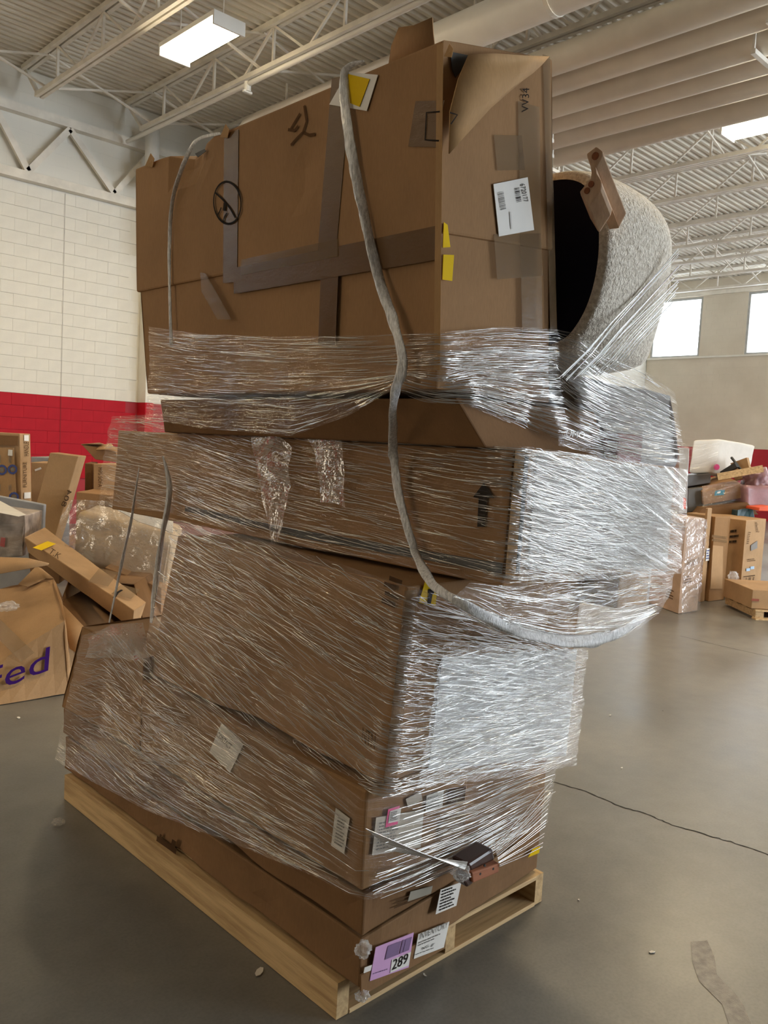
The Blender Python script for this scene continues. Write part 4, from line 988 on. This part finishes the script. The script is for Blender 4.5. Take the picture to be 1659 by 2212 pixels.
# long slanting box
Lf = [onD(60, 1195, 6.4), onD(285, 1362, 5.7), onD(308, 1335, 5.85), onD(75, 1180, 6.6), onD(52, 1160, 6.4), onD(290, 1318, 5.65), onD(318, 1300, 5.95), onD(98, 1138, 6.75)]
t = carton('long_box', 'long slim tan box slanting down from the pile with yellow tape at its end', Lf, KRAFT2, .012, .1, .008, freq=4)
pL = Plane(Lf[4], Lf[5], Lf[7]); band_px(t, 'yellow_tape', pL, (80, 1186), (112, 1172), .07, YELLOW, .008)
for a, b_ in (((212, 1262), (235, 1232)), ((262, 1288), (282, 1268))): band_px(t, 'clear_tape', pL, a, b_, .14, CTAPE, .008)
lettering(t, 'T.K', pL.at(104, 1194, .008), pL.at(126, 1208, .008), pL.at(112, 1184, .008), PRINTBROWN)
line_px(t, 'printed_mark', pL, [(246, 1292), (254, 1280), (264, 1274)], .018, BLACK, .009)
# plastic-wrapped roll
t, pf, ps, pt = pbox('wrapped_roll', 'tan rolled carpet bundle in a clear plastic bag behind the slanting box', [(150, 1215), (352, 1290), (372, 1150), (160, 1100)], 6.7, (.35, .38, .03), plain('tan_carpet', (.42, .31, .20), .9, bmp=.3), .03, 'carpet roll', None, .10, .08, freq=3, smooth=True)
bo, bg_ = film('plastic_bag', None, [[onD(x, y, 6.55) for x, y in ((140, 1120), (165, 1082), (230, 1086), (300, 1110), (374, 1135))], [onD(x, y, 6.5) for x, y in ((138, 1160), (180, 1140), (240, 1150), (310, 1170), (374, 1190))], [onD(x, y, 6.6) for x, y in ((150, 1205), (190, 1200), (250, 1225), (310, 1250), (360, 1285))]], FILMBAG, 70, 40, .05, .02, 0, 5, 6, 6, parent=t)
pxplate(t, 'pale_top_edge', Plane(onD(240, 1090, 6.6), onD(374, 1125, 6.6), onD(374, 1150, 6.55)), [(235, 1092), (374, 1125), (374, 1152), (300, 1128)], WHITECLOTH, .0, .01)
# tall leaning box
t, pf, ps, pt = pbox('tall_carton', 'tall plain tan box leaning in the middle of the left pile', [(20, 1300), (76, 1308), (170, 985), (107, 977)], 8.2, BACK * .22, KRAFT2, .006)
lettering(t, '804', ps.at(131, 1092, .006), ps.at(146, 1056, .006), ps.at(141, 1096, .006), PRINTBROWN)
# big framed box at the far left
t, pf, ps, pt = pbox('furniture_box', 'large tan box with blue round marks standing at the left edge', [(-140, 1268), (50, 1268), (43, 936), (-140, 926)], 8.6, BACK * .26, KRAFT2, .006)
ps2 = ps
pxplate(t, 'recessed_panel', pf, [(-100, 962), (30, 968), (36, 1086), (-100, 1090)], KRAFT2, .02, .006)
pxplate(t, 'dark_board', pf, [(-100, 935), (40, 942), (38, 963), (-100, 958)], KRAFT3, .012, .004)  # strip of darker kraft across the top of the front face
ff = Plane(pf.at(0, 980, .03), pf.at(40, 980, .03), pf.at(0, 1080, .03))
for x, y, r in ((4, 1015, 9), (27, 1014, 8.5), (30, 1074, 9)):
    line_px(t, 'printed_ring', ff, [(x + r * math.cos(a * .524), y + r * math.sin(a * .524)) for a in range(13)], .022, BLUE, .002)
    pxplate(t, 'printed_badge', ff, [(x + r * .5 * math.cos(a * .785), y + r * .5 * math.sin(a * .785)) for a in range(8)], GREYPRINT, .002, .001)
pxplate(t, 'white_sticker', ff, [(17, 984), (18, 971), (27, 972), (27, 985)], WHITE, .002)
for x in (2, 25):
    for y in (1000, 1060): smallprint(t, ff.at(x, y, .003), ff.at(x, y - 18, .003), ff.at(x - 7, y, .003), GREYPRINT, 2, x + y)
lettering(t, 'FURNITURE', ps2.at(58, 1052, .006), ps2.at(58, 998, .006), ps2.at(50, 1053, .006), PRINTBROWN)
lettering(t, 'HANDLE', ps2.at(62, 985, .006), ps2.at(62, 955, .006), ps2.at(52, 985, .006), PRINTBROWN)
pxplate(t, 'white_sticker', ps2, [(52, 952), (52, 940), (62, 940), (62, 953)], WHITE, .006)
pxplate(t, 'white_sticker', ps2, [(52, 1077), (52, 1064), (66, 1063), (66, 1076)], WHITE, .006)
# grey foam board and wrapped stack
pbox('foam_board', 'grey foam board leaning in front of the framed box at the left edge', [(-60, 1320), (86, 1325), (96, 1090), (-60, 1060)], 7.4, (.05, .07, 0), GREY, .012, 'board')
t, pf, ps, pt = pbox('wrapped_stack', 'film-wrapped stack with red print at the left edge below the grey board', [(-60, 1215), (50, 1204), (55, 1112), (-60, 1096)], 6.5, (.3, .4, .0), plain('mixed_print', (.34, .27, .22), .5, var=.5, scale=9), .02)
film('film_cover', None, [[pf.at(x, y, .02) for x, y in ((-60, 1096), (0, 1104), (56, 1112))], [pf.at(x, y, .02) for x, y in ((-60, 1212), (0, 1208), (50, 1203))]], FILMTHICK, 50, 40, .02, .02, .1, seed=7, parent=t)
pxplate(t, 'red_print', pf, [(0, 1180), (2, 1160), (12, 1162), (10, 1182)], plain('red_print', (.45, .02, .02), .5), .006)
pxplate(t, 'lid_board', pt, [(-60, 1096), (0, 1082), (56, 1112), (40, 1116)], WHITECLOTH, .01)
# smaller cartons at the back
for name, lab, fr, d, e, m in (
    ('open_box', 'brown open box on top of the small stack against the red wall', [(205, 993), (255, 1000), (250, 975), (175, 960)], 10.2, (.5, .4, 0), KRAFT),
    ('printed_carton', 'small carton lettered MPS beside the tall leaning box', [(200, 1228), (262, 1228), (262, 1004), (201, 1001)], 9.6, (.4, .4, 0), KRAFT2),
    ('dark_carton', 'dark brown carton face left of the lettered small carton', [(181, 1225), (199, 1225), (200, 1001), (183, 1000)], 9.8, (.3, .5, 0), KRAFT3),  # carton in the darker kraft
    ('flat_box', 'wide open-topped carton below the lettered small carton', [(162, 1250), (250, 1250), (250, 1070), (164, 1062)], 9.0, (.4, .45, .0), KRAFT),
    ('tan_carton', 'orange-tan carton with a white tag between framed box and leaning box', [(66, 1240), (96, 1240), (108, 1000), (66, 998)], 9.3, (.3, .4, 0), KRAFT2),
    ('grey_tote', 'grey tote top behind the orange-tan carton at the red wall', [(66, 1216), (110, 1216), (112, 988), (66, 986)], 10.0, (.4, .4, 0), GREY),
    ('brown_carton', 'brown carton behind the plastic-wrapped roll', [(225, 1322), (330, 1328), (330, 1080), (226, 1075)], 7.6, (.3, .4, 0), KRAFT3),
    ('floor_carton', 'brown carton under the roll beside the black opening', [(225, 1330), (350, 1380), (350, 1270), (225, 1225)], 6.5, (.3, .4, 0), KRAFT),
    ('side_carton', 'brown carton under the high end of the slanting box', [(66, 1262), (128, 1262), (130, 1205), (60, 1190)], 6.8, (.3, .4, 0), KRAFT)):
    t, pf, ps, pt = pbox(name, lab, fr, d, e, m)
    if name == 'printed_carton':
        lettering(t, 'MPS SOFA', pf.at(212, 1010, .006), pf.at(212, 1052, .006), pf.at(221, 1010, .006), PRINTBROWN)
    if name == 'tan_carton': pxplate(t, 'white_tag', pf, [(76, 1018), (75, 1014), (88, 1009), (90, 1013)], WHITE, .006)
    if name == 'open_box':
        sheet3(t, 'flap', [[onD(175, 960, 10.2), onD(215, 957, 10.2)], [onD(200, 966, 10.4), onD(232, 962, 10.6)]], KRAFT2, .01)
        sheet3(t, 'flap', [[onD(208, 972, 10.1), onD(250, 970, 10.1)], [onD(214, 964, 10.3), onD(240, 958, 10.4)]], KRAFT2, .01)

# ---------- right pile
def zat(c, x, y):   # height of photo point above floor point c
    d = ray(x, y); t = (Vector((d.x, d.y)).dot(Vector((c.x, c.y)))) / (d.x ** 2 + d.y ** 2); return (EYE + d * t).z
c = onZ(1465, 1327)
t, pr, pl_ = floorbox('wrapped_carton', 'tall narrow carton in clear wrap standing on the floor right of the stack', (1465, 1327), (1507, 1320), (1400, 1303), zat(c, 1481, 1120), plain('pinkish_kraft', (.44, .30, .21), .6))
film('film_cover', None, [[pr.at(x, y) for x, y in ((1481, 1118), (1500, 1116), (1524, 1122))], [pr.at(x, y) for x, y in ((1466, 1326), (1486, 1322), (1508, 1319))]], FILMBAG, 24, 60, .02, .012, .3, seed=11, parent=t)
lettering(t, 'MUX 01', pr.at(1484, 1226, .012), pr.at(1512, 1216, .012), pr.at(1485, 1212, .012), PRINTBROWN)
smallprint(t, pr.at(1478, 1262, .012), pr.at(1495, 1258, .012), pr.at(1479, 1244, .012), PRINTBROWN, 3, 4)
smallprint(t, pl_.at(1438, 1290, .006), pl_.at(1456, 1298, .006), pl_.at(1440, 1268, .006), PRINTBROWN, 4, 5)
c = onZ(1597, 1300)
t, pr, pl_ = floorbox('furniture_box', 'big tan furniture box with printed symbols standing at the right', (1597, 1300), (1641, 1288), (1470, 1268), zat(c, 1613, 1124), KRAFT2)
for nm, px in (('printed_symbol', [(1606, 1245), (1630, 1243)]),):
    line_px(t, nm, pr, [(1607, 1263), (1606, 1246), (1631, 1243), (1630, 1261), (1607, 1263)], .012, PRINTBROWN, .006)
lettering(t, 'HU', pr.at(1610, 1260, .006), pr.at(1627, 1258, .006), pr.at(1612, 1248, .006), PRINTBROWN)
lettering(t, 'Simela', pr.at(1634, 1150, .006), pr.at(1631, 1128, .006), pr.at(1640, 1150, .006), PRINTBROWN)
pxplate(t, 'printed_picture', pr, [(1622, 1178), (1636, 1168), (1636, 1184), (1622, 1190)], GREYPRINT, .006, .001)
smallprint(t, pr.at(1614, 1214, .006), pr.at(1632, 1212, .006), pr.at(1615, 1207, .006), PRINTBROWN, 2, 8)
smallprint(t, pr.at(1613, 1176, .006), pr.at(1618, 1176, .006), pr.at(1617, 1148, .006), PRINTBROWN, 7, 18)
for x, y in ((1616, 1230), (1625, 1226)): pxplate(t, 'blue_sticker', pr, [(x - 4, y + 4), (x - 4, y - 2), (x + 4, y - 3), (x + 4, y + 3)], plain('pale_blue_sticker', (.35, .50, .66), .5), .006)
smallprint(t, pl_.at(1575, 1176, .006), pl_.at(1596, 1174, .006), pl_.at(1578, 1142, .006), BLACK, 3, 9)
pxplate(t, 'printed_arrow', pl_, [(1573, 1280), (1574, 1272), (1570, 1271), (1577, 1264), (1583, 1272), (1579, 1272), (1577, 1280)], BLACK, .006, .001)
c = onZ(1560, 1297)
t, pr, pl_ = floorbox('slim_carton', 'tan carton with a taped window front leaning on the furniture box', (1530, 1300), (1564, 1296), (1516, 1296), 1.02, KRAFT)
pxplate(t, 'panel', pr, [(1534, 1272), (1540, 1178), (1562, 1180), (1560, 1272)], KRAFT2, .006)
for y in (1158, 1166): band_px(t, 'clear_tape', pr, (1538, y), (1570, y + 4), .03, CTAPE, .008)
t, pr, pl_ = floorbox('slim_carton', 'very narrow carton with a white shipping label beside the wrapped tall carton', (1512, 1302), (1522, 1299), (1507, 1299), 1.12, KRAFT2)
L = pxplate(t, 'shipping_label', pr, [(1524, 1212), (1526, 1185), (1534, 1184), (1532, 1211)], WHITE, .006)
smallprint(L, pr.at(1525, 1209, .009), pr.at(1531, 1208, .009), pr.at(1527, 1187, .009), BLUE, 4, 3)
# low carton on a pallet at the right edge
pp0 = onZ(1632, 1338)
t = thing('small_pallet', 'worn wooden pallet under the low carton at the right edge', 'pallet', pp0)
for k in range(3):
    q = pp0 + RGT * (.04 + k * .42); m = MB(); m.bar(q + Vector((0, 0, .055)), q + BACK * .8 + Vector((0, 0, .055)), .09, .07); m.obj('pallet_block', WOODX, t)
for k in range(4):
    q = pp0 + BACK * (.02 + k * .24); m = MB(); m.bar(q - RGT * .02 + Vector((0, 0, .1)), q + RGT * 1.0 + Vector((0, 0, .1)), .1, .018); m.obj('deck_board', WOODX, t)
m = MB(); m.bar(pp0 - RGT * .02 + Vector((0, 0, .01)), pp0 + RGT * 1.0 + Vector((0, 0, .01)), .1, .018); m.obj('bottom_board', WOODX, t)
q = pp0 - RGT * .06 + Vector((0, 0, .112)); p = [q, q + RGT * 1.0, q + RGT * 1.0 + BACK * .75, q + BACK * .75]; p = p + [v + Vector((0, 0, .21)) for v in p]
t = carton('low_carton', 'low brown carton sitting on a pallet at the right edge', p, KRAFT2, .008, .12)
pl_ = Plane(p[0], p[1], p[4]); pxplate(t, 'red_print', pl_, [(1623, 1298), (1624, 1293), (1640, 1294), (1639, 1299)], plain('rust_print', (.30, .07, .03), .6), .006)
knot('scrap of clear film sticking up from the low carton', p[7] + RGT * .1 + Vector((0, 0, .03)), .05, 6.3, 'film_scrap')
# heap behind
DH = 11.5
t, pf, ps, pt = pbox('sofa_section', 'film-wrapped white upholstered sofa section on top of the right pile with a pink dot', [(1484, 1024), (1540, 1022), (1556, 946), (1496, 948)], 11.6, (.75, -.20, -.05), WHITECLOTH, .02, 'sofa', None, .12, .08, smooth=True)
pxplate(t, 'pink_dot', ps, [(1548 + 6.5 * math.cos(a * .5236), 1009 + 6.5 * math.sin(a * .5236)) for a in range(12)], PINK, .02)
film('film_cover', None, [[pf.at(x, y, .02) for x, y in ((1468, 958), (1510, 962), (1552, 955))], [pf.at(x, y, .02) for x, y in ((1476, 1015), (1510, 1018), (1542, 1014))]], FILMTHICK, 40, 30, .03, .03, .2, seed=12, parent=t)
t, pf, ps, pt = pbox('wrapped_carton', 'brown film-wrapped carton with a teal label in the right pile', [(1520, 1092), (1604, 1076), (1600, 1043), (1517, 1062)], 11.2, (.6, .5, .1), KRAFT, .01)
L = pxplate(t, 'teal_label', pf, [(1543, 1071), (1545, 1060), (1566, 1058), (1564, 1069)], TEAL, .012)
rects(L, 'printed_line', pf.at(1549, 1066, .016), pf.at(1556, 1065, .016), pf.at(1550, 1062, .016), [(0, 1, 0, 1)], WHITE)
film('film_cover', None, [[pf.at(x, y, .02) for x, y in ((1514, 1050), (1560, 1042), (1604, 1036))], [pf.at(x, y, .02) for x, y in ((1516, 1098), (1560, 1090), (1606, 1082))]], FILMTHICK, 40, 26, .03, .03, .1, seed=13, parent=t)
for k, (nm, lab, fr, d, e, m, ct) in enumerate((
    ('black_carton', 'dark wrapped carton under the white sofa section', [(1484, 1052), (1535, 1044), (1536, 1022), (1486, 1026)], 11.5, (.6, .4, 0), plain('charcoal_wrap', (.09, .08, .075), .35), 'box'),
    ('dark_stack', 'charcoal wrapped stack left of the teal-labelled carton', [(1484, 1108), (1520, 1102), (1518, 1052), (1486, 1056)], 11.3, (.6, .5, 0), plain('charcoal_wrap2', (.11, .10, .09), .4), 'box'),
    ('flat_stack', 'flattened cartons under the teal-labelled carton', [(1500, 1118), (1640, 1112), (1615, 1084), (1518, 1096)], 11.0, (.6, .5, 0), KRAFT3, 'box'),
    ('plastic_tote', 'grey translucent tote with orange print against the wrapped stack at right', [(1466, 1110), (1485, 1110), (1490, 968), (1466, 966)], 10.6, (.5, .5, 0), plain('cloudy_plastic', (.40, .37, .34), .25), 'tote'),
    ('mauve_bag', 'bulging mauve plastic bag at the right edge of the pile', [(1606, 1110), (1690, 1110), (1690, 1048), (1606, 1044)], 11.0, (.6, .5, 0), MAUVE, 'bag'),
    ('orange_box', 'orange-red box corner beneath the mauve bag', [(1638, 1104), (1680, 1106), (1680, 1094), (1640, 1096)], 10.6, (.4, .4, 0), ORANGE, 'box'),
    ('teal_bundle', 'dark teal wrapped bundle behind the furniture box', [(1590, 1124), (1634, 1124), (1630, 1098), (1592, 1100)], 10.8, (.4, .4, 0), plain('dark_teal', (.02, .06, .07), .4), 'bundle'))):
    t, pf, ps, pt = pbox(nm, lab, fr, d, e, m, .05 if ct in ('bag', 'bundle') else .012, ct, None, .10 if ct == 'bag' else .008, .08, smooth=ct == 'bag', freq=2.5)
    if nm == 'plastic_tote': pxplate(t, 'orange_print', pf, [(1475, 1098), (1476, 1074), (1482, 1078), (1481, 1100)], ORANGE, .01)
knot('rounded mauve bag lying on the right pile behind the boards', onD(1636, 1045, 11.4), .17, 5.2, 'plastic_bag', MAUVE)
for lab, a, b_, w, h, m, d in (
    ('plain wooden board lying across the top of the right pile', (1550, 1030), (1648, 1012), .12, .09, WOODX, 11.3),
    ('short cardboard end panel sticking up from the right pile', (1585, 1020), (1620, 1008), .05, .26, KRAFT2, 11.6),
    ('black metal leg lying on the right pile against the red wall', (1560, 1024), (1592, 1004), .06, .07, DARK, 11.5),
    ('thin black rod standing up from the right pile', (1580, 988), (1602, 1017), .025, .025, DARK, 11.5)):
    m_ = MB(); m_.bar(onD(*a, d), onD(*b_, d - .2), w, h); tag(m_.obj('board' if 'board' in lab or 'panel' in lab else 'metal_leg', m), lab, 'board' if 'board' in lab or 'panel' in lab else 'metal part')

# ---------- litter on the floor
for k, (x, y, s, m, lab) in enumerate(((560, 2101, .020, WHITE, 'leaf-shaped paper scrap in the shadow beside the pallet'), (1408, 2058, .011, WHITE, 'white chip lying on the floor at the lower right'),
    (918, 2108, .008, WHITE, 'small white chip on the floor under the front of the pallet'), (1078, 1990, .006, WHITE, 'tiny white crumb on the floor right of the lilac label'), (40, 1551, .016, WHITE, 'white scrap on the floor in front of the parcel box'),
    (1318, 1546, .010, WHITE, 'tiny white chip on the floor right of the stack'), (1343, 1660, .008, WHITE, 'tiny white crumb above the floor crack'), (1250, 1945, .006, WHITE, 'tiny pale crumb on the floor right of the pallet'))):
    c = onZ(x, y); bm = bmesh.new(); n = 7; r = random.Random(k)
    vs_ = [bm.verts.new((s * (1 + .3 * r.random()) * math.cos(i * 6.283 / n), s * .55 * math.sin(i * 6.283 / n), .001 + .003 * r.random())) for i in range(n)]
    f = bm.faces.new(vs_); g = bmesh.ops.extrude_face_region(bm, geom=[f]); bmesh.ops.translate(bm, verts=[v for v in g['geom'] if isinstance(v, bmesh.types.BMVert)], vec=(0, 0, .002))
    o = obj('paper_scrap', bm, m); o.location = (c.x, c.y, 0); o.rotation_euler = (0, 0, r.random() * 6); tag(o, lab, 'litter')
knot('crumpled bit of clear film on the floor left of the pallet', onZ(126, 1782) + Vector((0, 0, .012)), .022, 7.7, 'film_scrap', squash=.55)
